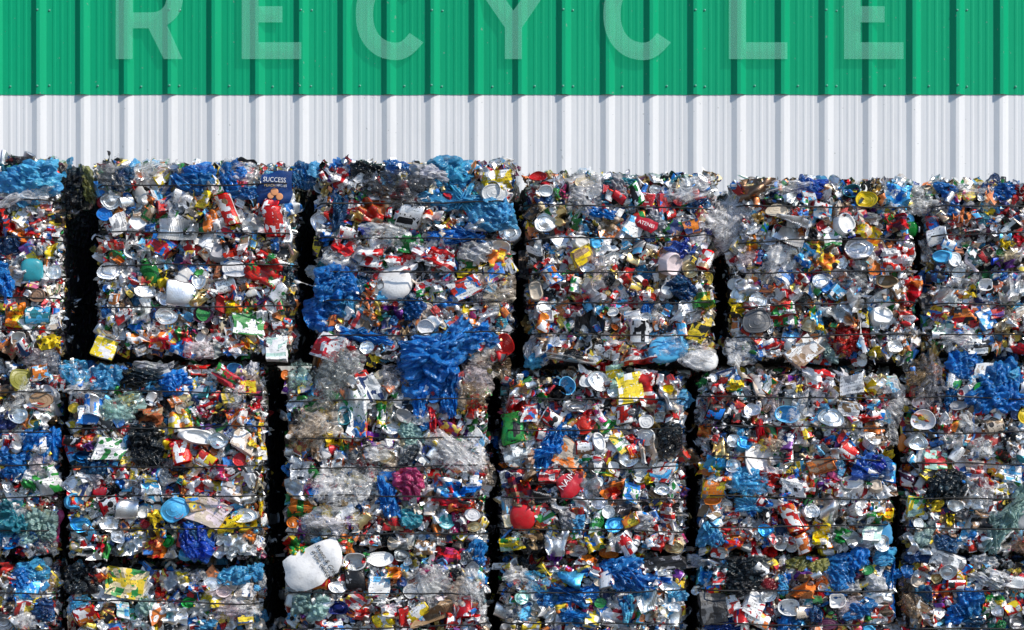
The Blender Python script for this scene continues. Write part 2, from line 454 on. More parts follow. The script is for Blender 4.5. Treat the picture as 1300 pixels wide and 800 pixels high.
def g_tub(w, h, mat='plastic', dome=False):
    d = min(w, h) * RNG.uniform(.45, .8); r = 1.0
    if dome:
        P = [(-d, .8), (-d * .6, .96), (-d * .25, .97), (-d * .08, .8), (-.004, .5), (0, .25), (0, .02)]
    elif RNG.random() < .6:     # base towards us
        P = [(-d, 1.0), (-d * .9, 1.0), (-d * .1, .86), (-.002, .82), (0, .76), (-.008, .70), (-.008, .35), (-.006, .02)]
    else:                       # open mouth towards us
        P = [(-d, .7), (-d * .2, .92), (-.006, .96), (0, 1.02), (-.003, .93), (-d * .25, .88), (-d * .85, .68), (-d * .85, .02)]
    G = g_lathe([(a, b) for a, b in P], 22, [mat] * (len(P) - 1))
    U = G.U; G = to_end_on(G)
    sd = int(RNG.integers(1e6)); V = G.V
    e = RNG.uniform(2.0, 3.2); rr = (np.abs(V[:, 0]) ** e + np.abs(V[:, 1]) ** e + 1e-9) ** (1 / e); r2 = np.hypot(V[:, 0], V[:, 1]) + 1e-9
    V[:, 0] *= r2 / rr; V[:, 1] *= r2 / rr
    qd = .10 if dome else .22
    V[:, 0] += qd * (noise(V[:, 0] * 1.3 + 3, V[:, 1] * 1.3 + 5, sd) - .5); V[:, 1] += qd * (noise(V[:, 0] * 1.3 + 8, V[:, 1] * 1.3, sd + 1) - .5)
    V[:, 2] += min(w, h) * (.04 if dome else .16) * (noise(V[:, 0] * 1.4 + 9, V[:, 1] * 1.4 + 9, sd + 2) - .5)
    V[:, 0] *= w / 2; V[:, 1] *= h / 2
    G.U = uvw(V[:, 0], V[:, 1])
    return G, False


def g_carton(w, h, mat='print', d=None):
    d = d or min(w, h) * RNG.uniform(.35, .7)
    G = Geo(); sd = int(RNG.integers(1e6))
    u, v, Q = grid(7, 7); o = np.ones_like(u)
    seed = RNG.uniform(0, 900)
    sides = [((u, v, o), (w, h)), ((u, -o, v), (w, d)), ((-u, o, v), (w, d)), ((o, u, v), (h, d)), ((-o, -u, v), (h, d))]
    sh = RNG.uniform(-.25, .25, 2)
    for (a, b, z), (su, sv) in sides:
        a0, b0, z0 = a, b, z
        a = a0 + .16 * (noise(a0 * 1.3 + b0 + 11, z0 + b0 * 1.1 + 7, sd) - .5) * 2 + sh[0] * b0
        b = b0 + .16 * (noise(b0 * 1.3 + 5, a0 * 1.1 + z0 + 8, sd + 1) - .5) * 2 + sh[1] * a0 * .5
        zz = z0 + .45 * (noise(a0 * 1.2 + 3, b0 * 1.2 + 6, sd + 2) - .5) * 2 + .15 * np.abs(noise(a0 * 2.5 + 3, b0 * 2.5 + 6, sd + 5) - .5) * 2
        V = np.stack([a * w / 2, b * h / 2, zz * d / 2 - d * .35], 1)
        G.add(V, np.stack([u * su / 2 * US, v * sv / 2 * US, np.full_like(u, seed)], 1), Q, mat=mat)
    return G.done(), False


def g_bag(w, h, mat='bag', n=None, amp=1.0):
    film = mat == 'clear'
    m = max(w, h)
    n = n or int(np.clip(m / .005, 14, 44))
    u, v, Q = grid(n, max(8, int(n * np.clip(h / w, .5, 1.6))))
    sd = int(RNG.integers(1e6))
    # square to lobed outline
    r = np.maximum(np.abs(u), np.abs(v)); th = np.arctan2(v, u); rad = np.hypot(u, v) + 1e-9
    sq = r / rad
    k = .55 * sq + .45
    a0 = u * k; b0 = v * k
    lob = .26 * (noise(np.cos(th) * 2 + 5, np.sin(th) * 2 + 5, sd) - .5) + .20 * (noise(np.cos(th) * 5 + 20, np.sin(th) * 5 + 20, sd + 1) - .5)
    a = a0 * (1.04 + lob * r ** 2); b = b0 * (1.04 + lob * r ** 2)
    sh = RNG.uniform(-.25, .25, 2); a, b = a + sh[0] * b, b + sh[1] * a
    a = a + .16 * (noise(u * 2.6 + 7, v * 2.6, sd + 2) - .5); b = b + .16 * (noise(u * 2.6, v * 2.6 + 4, sd + 3) - .5)
    # creases run one way, cross others, and fan out of a knot off centre
    kx, ky = RNG.uniform(-1.1, 1.1, 2)
    pa = np.arctan2(v - ky, u - kx); pr = np.hypot(u - kx, v - ky)
    fan = ridge(np.cos(pa) * 4 + 11, np.sin(pa) * 4 + pr * .4, sd + 4) ** 2
    fan2 = ridge(np.cos(pa) * 9 + 2, np.sin(pa) * 9 + pr * .9, sd + 5) ** 2
    z = (.26 * fan + .07 * fan2) * (.3 + .7 * np.clip(pr, 0, 1.2))
    z = z + .36 * (noise(u * 1.1 + 3, v * 1.1 + 8, sd + 6) - .5)
    z = z + .42 * creases(u, v, 4, .7, 2.4)
    th2 = RNG.uniform(0, math.pi); q = u * math.cos(th2) + v * math.sin(th2); q2 = -u * math.sin(th2) + v * math.cos(th2)
    z = z + .14 * ridge(q * 3.2 + 5, q2 * 1.0 + noise(q * 2, q2 * 2, sd) * 1.2, sd + 7) ** 2 + .03 * ridge(q * 7 + 5, q2 * 2.5, sd + 8) ** 2
    if film:    # sheets: long shallow pleats that fan out along the sheet
        if h > w: q, q2 = u, v
        else: q, q2 = v, u
        q = q * (1 + .35 * q2) + .25 * (noise(u * 1.5 + 3, v * 1.5, sd + 9) - .5) * 2
        q = q + .35 * (noise(u * 2.2 + 3, v * 2.2 + 4, sd + 10) - .5)
        z = .22 * ridge(q * 1.7 + 5, q2 * .6 + 3, sd + 7) + .05 * ridge(q * 4 + 5, q2 * 1.3, sd + 8) ** 2 + .5 * (noise(u * 1.2 + 3, v * 1.2 + 8, sd + 6) - .5)
        z = z + .20 * creases(u, v, 3, .6, 1.8)
    s = math.sqrt(w * h) / 2
    z = z * s * .40 * amp - s * .30 * r ** 6 - .06 * s
    V = np.stack([a * w / 2, b * h / 2, z], 1)
    return Geo().add(V, uvw(a0 * w / 2, b0 * h / 2), Q, mat=mat).done(), True


def g_film(w, h, mat):
    """Crumpled film: a base sheet with folded layers, loose flaps and wisps of varying thickness over it."""
    G = Geo(); tone = []
    k = int(np.clip(w * h / (.0065 if mat == 'bag' else .009), 1, 9)) + 1
    for i in range(k):
        if i == 0: sw, sh, ca, cb, ang, dz = w * 1.02, h * 1.02, 0, 0, 0, -.008
        else:
            if mat == 'clear': f1, f2 = RNG.uniform(.45, .95), RNG.uniform(.22, .55)
            else: f1, f2 = RNG.uniform(.42, .85), RNG.uniform(.32, .65)
            if w > h: sw, sh = w * f1, h * f2 * 1.2
            else: sw, sh = w * f2 * 1.2, h * f1
            ca = RNG.uniform(-.5, .5) * (w - sw * .5); cb = RNG.uniform(-.5, .5) * (h - sh * .5); ang = RNG.normal(0, .55); dz = RNG.uniform(-.004, .014)
        g, _ = g_bag(sw * 1.1, sh * 1.1, mat, amp=1.0 if i == 0 else 1.15)
        V = g.V @ rot(ang, RNG.normal(0, .2) * (i > 0), RNG.normal(0, .2) * (i > 0)).T + np.array([ca, cb, dz])
        G.add(V, g.U, g.Q, mat=mat)
        tn = RNG.uniform(.55, 1.3) if mat == 'bag' else RNG.uniform(.95, 1.2); lt = RNG.uniform(0, .38) ** 1.5 if mat == 'bag' else 0.0
        tone.append(np.tile([tn, lt], (len(V), 1)))
    G.done(); G.tone = np.concatenate(tone)
    return G, True


def toned(g, cols):
    if not hasattr(g, 'tone'): return cols
    lt = g.tone[:, 1:] * (1.0 if cols[0][2] > 1.6 * cols[0][0] else 0.15)
    c = np.asarray(cols[0])[None] * g.tone[:, :1]; c = np.clip(c + (np.array([.12, .58, .92])[None] - c) * lt, .004, .88)
    return [c, c, c]


def g_tray(w, h, mat='tin', oval=False):
    nu = int(np.clip(w / .004, 24, 60)); u, v, Q = grid(nu, 9)
    rid = np.sin(u * w / .012 * math.pi) * .0035
    z = rid * (1 - sstep(.7, .95, np.maximum(np.abs(u), np.abs(v)))) + .016 * sstep(.82, 1.0, np.maximum(np.abs(u), np.abs(v)))
    z = z + .20 * min(w, h) * creases(u, v, 2, .4, .9)
    if oval:
        k = np.sqrt(1 - .42 * v ** 2); u2 = u * k
        fan = v * (0.35 + .65 * (u * .5 + .5)); v2 = fan
    else: u2, v2 = u, v
    V = np.stack([u2 * w / 2, v2 * h / 2, z], 1)
    return Geo().add(V, uvw(u2 * w / 2, v2 * h / 2), Q, mat=mat).done(), True


def g_strip(L, wd, mat='plastic', wave=.25):
    n = 26; t = np.linspace(-1, 1, n); sd = int(RNG.integers(1e6))
    b = t * L / 2; a = wave * L * (noise(t * 1.6 + 5, t * 0 + 3, sd) - .5); z = .4 * wave * L * (noise(t * 2 + 9, t * 0, sd + 1) - .5)
    tw = (noise(t * 1.5, t * 0 + 5, sd + 2) - .5) * 3
    V = np.concatenate([np.stack([a - wd / 2 * np.cos(tw), b, z - wd / 2 * np.sin(tw)], 1), np.stack([a, b, z + wd * .25], 1),
                        np.stack([a + wd / 2 * np.cos(tw), b, z + wd / 2 * np.sin(tw)], 1)])
    i = np.arange(n - 1)
    Q = np.concatenate([np.stack([i, i + n, i + n + 1, i + 1], 1), np.stack([i + n, i + 2 * n, i + 2 * n + 1, i + n + 1], 1)])
    return Geo().add(V, uvw(V[:, 0], V[:, 1]), Q, mat=mat).done(), True


def g_bottle(L, w, mat='bottle'):
    r = w / 2
    P = [(-L * .5 + .008, .02 * r), (-L * .5, .7 * r), (-L * .48, .95 * r), (-L * .3, r), (-L * .18, .93 * r), (-L * .1, r), (0, .92 * r), (L * .1, r), (L * .2, .9 * r),
         (L * .34, .5 * r), (L * .38, .34 * r), (L * .46, .33 * r)]
    G = g_lathe(P, 16, [mat] * 11, squash=RNG.uniform(.5, .8), dent=.14)
    cap = g_lathe([(L * .42, .42 * r), (L * .5, .42 * r), (L * .505, .02 * r)], 12, ['plastic'] * 2)
    return G, cap


# ------------------------------------------------------------------ placing
def rot(ang, tx, ty):
    ca, sa = math.cos(ang), math.sin(ang)
    Z = np.array([[ca, -sa, 0], [sa, ca, 0], [0, 0, 1]])
    X = np.array([[1, 0, 0], [0, math.cos(tx), -math.sin(tx)], [0, math.sin(tx), math.cos(tx)]])
    Y = np.array([[math.cos(ty), 0, math.sin(ty)], [0, 1, 0], [-math.sin(ty), 0, math.cos(ty)]])
    return X @ Y @ Z


FACE = {'front': np.array([[1, 0, 0], [0, 0, -1], [0, 1, 0]], float),      # (a,b,n) -> (x, -n, b)
        'right': np.array([[0, 0, 1], [1, 0, 0], [0, 1, 0]], float),       # a -> +y, n -> +x
        'left': np.array([[0, 0, -1], [-1, 0, 0], [0, 1, 0]], float),
        'back': np.array([[-1, 0, 0], [0, 0, 1], [0, 1, 0]], float),
        'top': np.array([[1, 0, 0], [0, 1, 0], [0, 0, 1]], float)}

KIND_NAME = dict(B='plastic_bag', F='plastic_film', L='jar_lid', T='tin_can', E='tin_can', C='drink_can', V='tin_can', P='wrapper', X='carton',
                 U='plastic_tub', D='plastic_tub', S='strap', O='plastic_bottle', R='foil_tray', A='foil_scrap', H='foil_tray', K='wrapper')


def make(kind, w, h):
    """(geo, smooth, extra) for one piece about w x h metres."""
    ex = None
    if kind == 'B': g, s = g_film(w, h, 'bag')
    elif kind == 'F': g, s = g_film(w * 1.05, h * 1.05, 'clear')
    elif kind == 'L': g, s = g_disc(w, h)
    elif kind == 'T': g, s = g_can_end(w / 2 * .97); g.V[:, 1] *= min(1.15, h / w)
    elif kind == 'E': g, s = g_can_end(w / 2 * .97, mat='plastic'); g.V[:, 1] *= min(1.15, h / w)
    elif kind in 'CV':
        L, d = max(w, h), min(w, h)
        if kind == 'C': g, s = g_can(d * .46, L)
        else: g, s = g_can(d * .46, L, body='tin', ribs=True)
        if h > w: g.V = np.stack([-g.V[:, 1], g.V[:, 0], g.V[:, 2]], 1)
        s = True
    elif kind == 'P': g, s = g_sheet(w, h, pick(dict(print=2, film_print=3, print_tin=2)), 1.0 if min(w, h) < .10 else .6, 9 if min(w, h) < .10 else 13)
    elif kind == 'K':
        g, s = g_sheet(w, h, 'plastic', .15, 16, .05); s = True
        a, b_ = g.V[:, 0] / (w / 2), g.V[:, 1] / (h / 2); k = (1 + (np.minimum(np.abs(a), 1) * np.minimum(np.abs(b_), 1)) ** 2 * .16)
        g.V[:, 0] /= k; g.V[:, 1] /= k; g.V[:, 2] *= .55
    elif kind == 'A': g, s = g_sheet(w, h, 'tin', 1.15)
    elif kind == 'X': g, s = g_carton(w, h, 'print')
    elif kind == 'U': g, s = g_tub(w, h); s = True
    elif kind == 'D': g, s = g_tub(w, h, dome=True); s = True
    elif kind == 'S': g, s = g_strip(max(w, h), min(w, h)); s = True
    elif kind == 'O':
        g, cap = g_bottle(max(w, h), min(w, h)); s = True; ex = cap
        if h > w:
            for q in (g, cap): q.V = np.stack([-q.V[:, 1], q.V[:, 0], q.V[:, 2]], 1)
    elif kind == 'R': g, s = g_tray(w, h)
    elif kind == 'H': g, s = g_tray(w, h, 'film_print', True)
    return g, s, ex


SCRAP_W = dict(w=42, s=6, k=16, a=9, f=10, d=10, n=5, r=12, b=4, g=4, y=5, o=7, h=12, v=5, e=2, u=4, j=4)


class Bale:
    pass


def surf(b, x, z):
    """Front surface depth y of the bale at (x, z): bulging between the wires, falling back at its corners."""
    x = np.asarray(x, float); z = np.asarray(z, float)
    e = np.minimum(x - b.x0, b.x1 - x); et = np.minimum(b.z1 - z, z - b.z0)
    y = b.yf + .13 * (1 - sstep(0, .10, e)) ** 2 + .16 * (1 - sstep(0, .055, et)) ** 2
    for wz_ in b.wires: y = y + .026 * np.exp(-((z - wz_) / .024) ** 2)
    y = y - .04 * (noise(x * 4 + 50, z * 4 + 50, b.seed) - .5) - .022 * (noise(x * 10 + 50, z * 10 + 50, b.seed + 1) - .5)
    return y


def side_bulge(b, y, z, gap):
    return sstep(.42, .95, y) * gap - .012 * (1 - sstep(.1, .5, y)) + .05 * (noise(y * 5 + 9, z * 5 + 9, b.seed + 9) - .5)


def put_part(b, kind, g, smooth, x, y, z, M, cols, label=None, extra=None, capcol=None):
    V = g.V @ M.T
    me = mesh_from(KIND_NAME[kind], V, g.Q, g.T, g.M[4], g.M[3], g.U, toned(g, cols), smooth)
    loc = (x - b.loc[0], y - b.loc[1], z - b.loc[2])
    o = link(KIND_NAME[kind], me, b.root, loc, label=label)
    if extra is not None:
        V = extra.V @ M.T
        mc = mesh_from('cap', V, extra.Q, extra.T, extra.M[4], extra.M[3], extra.U, (capcol, capcol, capcol), True)
        link('cap', mc, o)
    return o


class Stuff:
    """Gathers uncountable small scrap into one mesh."""
    def __init__(self): self.V = []; self.U = []; self.Q = []; self.T = []; self.mq = []; self.mt = []; self.C = [[], [], []]; self.sm = []; self.n = 0; self.smt = []
    def add(self, g, V, cols, smooth, seed=None):
        U = g.U
        if seed is not None: U = U + np.array([0, 0, seed])
        self.V.append(V); self.U.append(U)
        if len(g.Q): self.Q.append(g.Q + self.n); self.mq += g.M[4]; self.sm += [bool(smooth)] * len(g.Q)
        if len(g.T): self.T.append(g.T + self.n); self.mt += g.M[3]; self.smt += [bool(smooth)] * len(g.T)
        cols = toned(g, cols)
        for i in range(3): self.C[i].append(np.array(cols[i]) if np.ndim(cols[i]) == 2 else np.tile(cols[i], (len(V), 1)))
        self.n += len(V)
    def build(self, name, b):
        Q = np.concatenate(self.Q); T = np.concatenate(self.T) if self.T else np.zeros((0, 3), int)
        V = np.concatenate(self.V) - np.array(b.loc)
        me = mesh_from(name, V, Q, T, self.mq, self.mt, np.concatenate(self.U), [np.concatenate(c) for c in self.C], np.array(self.sm + self.smt))
        return link(name, me, b.root, kind='stuff')


def colours_for(kind, w=PRINT_W, bagw=BAG_W):
    if kind == 'B': c = pal(pick(bagw)); return (c, c, c)
    if kind == 'F': c = pal(pick(dict(w=10, q=3, a=1, l=1, h=1, c=1))); return (c, c, c)
    if kind in 'TAVR':
        c = pal('s') * RNG.uniform(.8, 1.0)
        if RNG.random() < .12: c = np.array([.75, .58, .28])
        return (c, pal(pick(SECOND_W)), pal(pick(SECOND_W)))
    if kind in 'LUDE':
        c = pal(pick(dict(w=7, s=3, r=2.5, y=1.5, b=1, c=1, g=1, k=1.5, a=3, h=4, d=2, o=1, n=.8)))
        return (c, pal(pick(SECOND_W)), pal(pick(SECOND_W)))
    if kind == 'O': c = pal(pick(dict(w=4, c=2, g=1))); return (c, c, c)
    if kind == 'S': c = pal(pick(dict(w=3, k=2, b=1, h=1, l=1))); return (c, c, c)
    return (pal(pick(w)), pal(pick(SECOND_W)), pal(pick(SECOND_W)))


# templates of small scrap
TEMPL = []
for _ in range(26): TEMPL.append(g_sheet(.05, RNG.uniform(.03, .07), 'print', 1.2, 5))
for _ in range(16): TEMPL.append(g_sheet(.05, RNG.uniform(.03, .07), 'film_print', 1.3, 5))
for _ in range(26): TEMPL.append(g_sheet(.05, RNG.uniform(.03, .07), 'tin', 1.4, 5))
for _ in range(14): TEMPL.append(g_can(.024, .075, crush=1.2, ring=9))
for _ in range(8): TEMPL.append(g_can(.024, .07, body='tin', crush=1.2, ring=9))
for _ in range(8): TEMPL.append(g_disc(.05, .05))
for _ in range(12): TEMPL.append(g_bag(.08, .08, 'bag', 9))
for _ in range(8): TEMPL.append(g_bag(.08, .08, 'clear', 9))


def in_frame(x, z, m=14):
    px = x / S + 650; py = 400 - (z - MID_Z) / S
    return -m < px < 1300 + m and py < 800 + m


FILL_W = dict(C=21, T=5.5, E=3.5, V=2.5, L=3.5, P=42, X=16, A=5, U=2.6, B=4.5, F=3, S=1.6, O=1.2, R=1.2)
CAP_KIND = 98

# ------------------------------------------------------------------ what the photograph shows on each bale
# kind x y w h angle colours  (photograph pixels; angle anticlockwise degrees)
MARKS = {}
MARKS['00'] = """
B 43 227 74 46 8 c;F 34 246 80 28 0 w;B 6 214 22 16 0 t;B 24 206 34 14 0 k;B 74 218 16 20 0 k;P 69 278 27 22 10 ydk;P 65 320 20 20 0 ykw;P 24 302 56 26 -15 orw;D 43 345 30 32 0 t;P 22 401 28 30 0 yok;C 48 401 20 32 90 tcw
X 69 395 9 34 -4 rwb;P 64 434 28 18 5 yyk;B 4 352 28 44 0 b;B 10 312 34 24 0 n;F 44 447 50 34 0 q;P 5 285 20 40 0 knr;L 48 375 22 20 0 d;U 25 430 18 16 0 w;T 68 345 20 22 0 s;P 60 300 16 20 0 rwb"""
MARKS['10'] = """
B 98 240 30 56 0 k;B 106 232 24 44 0 e;B 90 226 22 30 0 k;F 145 226 40 38 0 a;B 156 228 32 32 0 n;F 186 204 62 28 4 w;S 139 200 4 16 0 k;B 254 207 40 24 0 b;B 243 232 50 30 -15 b;B 296 219 36 40 0 b;B 312 246 46 20 0 b;F 312 209 40 26 0 w;B 386 217 32 26 20 b;K 350 240 46 42 -3 n;S 314 206 26 6 80 k
P 261 255 28 22 -8 yyw;C 290 267 20 42 22 rwd;C 349 282 24 40 8 rrw;C 344 262 20 18 0 rrw;L 134 273 20 16 0 b;P 213 355 22 24 6 yyk;P 341 343 44 42 -38 rrg;P 340 330 26 14 0 grw;L 299 343 32 24 -8 w;P 300 325 34 22 12 rwr;T 140 345 28 26 0 s;T 254 358 20 18 0 s;R 228 293 50 26 -3 s
T 212 402 26 24 0 s;T 210 381 16 16 0 s;E 258 400 26 26 0 v;L 259 399 18 18 0 g;X 316 412 40 26 -4 gwg;P 297 387 24 30 5 oyw;X 134 441 28 26 -12 wyw;P 176 428 26 16 5 owo;X 352 443 26 30 0 wlw;P 314 450 14 12 0 g;X 158 401 22 14 30 rwr;P 145 390 15 20 20 wbw;F 254 447 40 26 0 q;B 363 349 22 26 30 k;S 384 357 40 5 75 w
X 205 312 30 22 -30 rby;A 230 262 36 26 15 s;T 144 256 24 22 0 s;V 232 374 30 40 80 s;T 187 370 30 24 0 s;A 190 320 30 24 5 s;U 176 282 26 22 30 w;P 136 312 28 18 0 rwd;P 272 280 26 26 20 wow;P 150 325 24 18 -30 ogc;C 235 255 20 26 60 swk;O 190 345 20 34 25 g;A 320 285 34 26 0 s;A 360 300 24 40 0 s;P 200 430 30 26 0 orw;P 235 440 36 24 -20 brw;A 180 400 24 20 0 s"""
MARKS['20'] = """
B 468 207 46 24 -8 k;F 498 238 80 42 -6 f;A 500 220 32 20 0 s;P 498 247 34 12 -8 rwd;B 512 206 44 22 -12 b;B 572 222 58 40 -4 c;B 545 226 50 30 0 w;P 628 230 40 24 8 yyw;L 628 246 34 24 0 w;U 626 241 20 20 0 w;B 384 220 30 34 0 n;P 434 229 24 22 35 wrw;P 446 264 26 18 0 rwr;P 472 268 38 32 -15 urd;C 521 276 28 30 80 swk
B 577 256 80 22 -5 c;B 628 274 56 44 0 c;B 432 272 18 48 -10 n;T 645 294 28 28 0 s;P 520 310 36 24 4 gwg;P 436 315 28 18 -25 rwr;B 430 362 54 52 0 b;B 414 366 30 20 10 t;D 499 356 48 54 -16 w;X 591 366 36 24 20 rwb;P 594 347 26 12 0 yyk;F 630 372 46 32 10 h;B 408 398 50 46 0 b;B 440 390 24 30 0 c;P 498 396 28 14 -10 p
B 524 392 26 30 0 b;B 461 426 66 18 -12 b;X 418 441 34 32 -22 rwr;L 541 416 22 18 0 w;P 599 413 24 16 -10 owo;B 560 446 88 50 8 b;B 610 430 40 30 25 b;F 443 455 44 44 0 a;F 490 300 60 36 0 w;B 600 320 40 26 -5 w;A 610 285 30 20 0 s;P 560 330 40 24 -20 wrw;P 470 330 34 26 0 wrs;B 580 300 70 16 -4 b;T 405 282 22 24 0 s;P 550 275 24 14 0 owr;T 466 441 18 18 0 s
F 645 350 20 60 10 h;P 632 330 24 24 0 oyd;P 566 385 34 18 8 wbw;B 400 345 26 18 -20 w;P 420 300 30 14 0 bwb;F 430 330 40 26 0 w;P 510 335 40 18 0 wrw;P 545 365 34 20 10 wgr;L 640 440 26 30 0 r;F 615 455 34 30 0 h;P 620 400 26 24 0 wwr"""
MARKS['30'] = """
F 743 230 52 40 0 w;L 744 229 30 16 5 j;F 741 254 48 38 0 w;L 683 223 24 12 -8 r;B 789 236 34 28 -40 w;F 876 242 64 34 0 w;B 857 213 22 10 -10 t;B 789 221 44 12 -5 t;C 808 247 14 28 25 gwk;X 806 288 26 26 -20 wwc;K 820 285 28 15 -20 r;P 774 285 22 28 -30 hdh;U 779 277 12 12 0 d;B 762 270 44 14 -8 b;B 865 314 40 16 -8 i;U 856 337 32 34 0 q;B 868 366 36 30 -40 n
P 789 348 26 22 -25 rwo;P 825 375 26 14 0 rwr;P 892 380 30 22 10 rgy;X 886 422 22 24 -25 yyk;B 676 440 24 24 10 w;B 678 457 26 22 0 c;D 852 440 56 36 20 c;F 846 436 40 30 20 w;D 890 456 44 28 -10 w;F 886 452 52 38 -15 w;F 852 442 40 30 20 c;R 749 408 38 24 -6 f;T 691 283 30 26 0 s;P 673 285 10 16 0 y;P 814 452 38 18 8 rwr;P 763 463 30 12 -20 rwr;P 707 434 26 16 5 bwb;B 727 450 30 12 -8 k
X 740 325 26 20 25 dyd;U 758 308 20 16 0 c;U 740 308 24 18 -20 w;R 790 300 26 20 -30 s;A 770 330 30 24 0 s;A 753 370 32 30 -8 s;U 846 367 18 18 0 w;T 872 390 26 24 0 s;T 876 343 20 20 0 j;C 895 330 16 26 -20 rwd;U 680 369 20 26 12 h;T 745 340 20 16 0 s;L 693 243 18 16 0 s;V 715 305 30 20 20 s;B 885 260 30 18 25 n;B 832 280 22 30 0 w;P 850 300 30 12 -8 gwo;A 900 280 20 24 0 s
F 760 340 20 50 10 q;E 845 345 22 20 0 d;A 870 400 26 20 10 s;C 690 410 24 18 80 owr;C 812 420 24 30 0 skw;P 780 440 24 16 0 wrw;A 725 455 60 10 -8 s;T 690 390 20 22 0 s;F 835 400 20 26 20 w;C 700 350 22 24 40 bwo;P 665 330 14 30 0 kdk;U 695 400 16 18 0 w"""
MARKS['40'] = """
F 934 284 62 84 20 w;F 918 306 40 36 20 q;F 986 332 34 56 -8 w;F 950 330 26 40 0 q;A 962 242 46 34 0 d;F 1005 217 62 20 -5 w;B 1030 239 42 28 -10 i;E 1099 254 24 26 0 y;U 1081 242 22 16 0 t;P 1139 248 34 32 -12 wcb;F 1168 254 38 40 0 w;R 1003 288 42 36 -12 w;X 1045 269 24 20 -15 cwr;U 1073 285 28 30 10 w;T 1090 317 34 30 0 s;P 1032 314 20 16 -15 yok
P 1050 333 26 24 -25 yok;P 1101 296 34 22 -35 oyh;T 1040 357 20 18 0 s;P 940 392 26 22 -4 yyk;L 960 408 38 36 0 f;P 998 368 26 18 0 rwo;P 991 401 40 30 10 wrg;B 1078 428 52 40 10 r;P 1065 438 24 30 0 vrd;P 1110 446 16 14 0 y;S 1096 418 6 62 12 w;X 1020 446 42 28 40 hwd;L 931 454 12 12 0 w;P 1130 387 24 14 -20 ggw;U 987 326 26 22 0 w;P 955 310 16 26 0 oyo;P 957 336 14 12 0 yyk
L 932 360 16 16 0 s;T 938 374 22 20 0 s;T 960 382 24 20 0 s;P 1018 355 20 20 -20 wrp;F 1080 355 40 30 0 a;A 1098 380 50 34 20 s;P 1158 370 30 34 8 row;P 1140 330 40 30 0 rwr;U 1157 322 16 14 0 w;U 1124 358 28 16 0 d;P 1022 325 22 24 -30 cbw;X 1056 302 22 22 10 wgw;L 985 268 30 16 0 h;P 1110 278 36 14 0 awp;P 1138 282 28 22 10 vrd;O 1160 290 20 18 0 g;A 950 365 30 20 0 s
U 1120 400 30 26 0 s;P 1150 405 24 20 0 wrd;A 1065 400 36 30 10 s;T 1026 413 20 22 0 j;P 1045 455 30 14 -10 wcr;F 940 445 40 40 0 w;P 975 440 30 14 20 wrb;T 1135 440 24 24 0 s;P 1160 430 20 22 0 hwd;L 1095 458 14 14 0 w;P 1090 458 18 14 0 rwr;A 1150 455 22 20 0 s;P 1037 410 14 30 10 cyw;P 1000 390 20 14 0 grw"""
MARKS['50'] = """
F 1237 239 50 22 5 w;B 1212 260 20 30 20 b;B 1275 245 34 22 0 b;L 1212 329 18 17 0 s;P 1230 371 20 14 10 yyw;P 1277 310 18 12 -30 yyk;P 1277 334 26 16 20 p;P 1226 402 30 28 0 rok;X 1252 405 20 26 30 bwc;P 1270 412 20 18 0 hdh;B 1296 244 14 20 0 r;F 1281 325 26 16 30 j;A 1281 366 28 34 0 s;U 1195 326 28 18 0 c;B 1253 226 16 18 0 n;B 1202 228 30 14 0 b
P 1240 300 30 18 0 wkr;A 1205 378 30 22 0 s;T 1218 345 18 16 0 s;S 1230 330 40 5 20 q;U 1250 362 18 16 0 w;P 1255 388 26 12 10 dwa;C 1190 300 26 18 20 swk;T 1290 315 16 18 0 s;F 1190 270 34 26 0 a;B 1270 350 22 14 0 i;P 1205 420 40 20 0 lwr;X 1240 440 24 20 0 wkw;F 1220 430 50 30 0 w;P 1290 440 24 14 -20 rwr;B 1280 450 30 20 0 n;P 1190 350 26 14 -8 ckn"""
MARKS['01'] = """
P 10 498 28 22 10 ydk;L 30 482 32 30 0 e;B 65 566 26 46 0 b;B 16 592 44 40 0 b;B 45 560 30 26 0 b;P 51 605 46 46 20 wwg;P 38 614 14 36 25 gwg;F 56 590 30 30 0 q;B 18 655 40 40 0 t;B 52 668 50 42 0 l;S 72 668 9 42 0 m;T 26 527 24 22 0 s;P 46 640 22 18 0 rdw;F 70 634 18 34 0 d;F 55 462 40 40 0 a;B 68 460 14 26 0 n;T 60 500 22 22 0 s;P 70 486 14 18 0 rkd
X 70 488 22 12 0 w;P 48 516 28 10 -12 rwr;L 55 507 30 18 0 d;T 28 553 20 16 0 s;P 14 560 16 18 0 rwb;B 10 535 30 24 0 n;F 30 650 34 22 0 w;P 20 690 30 20 0 wbr;B 6 680 20 30 0 c;F 60 695 30 20 0 a"""
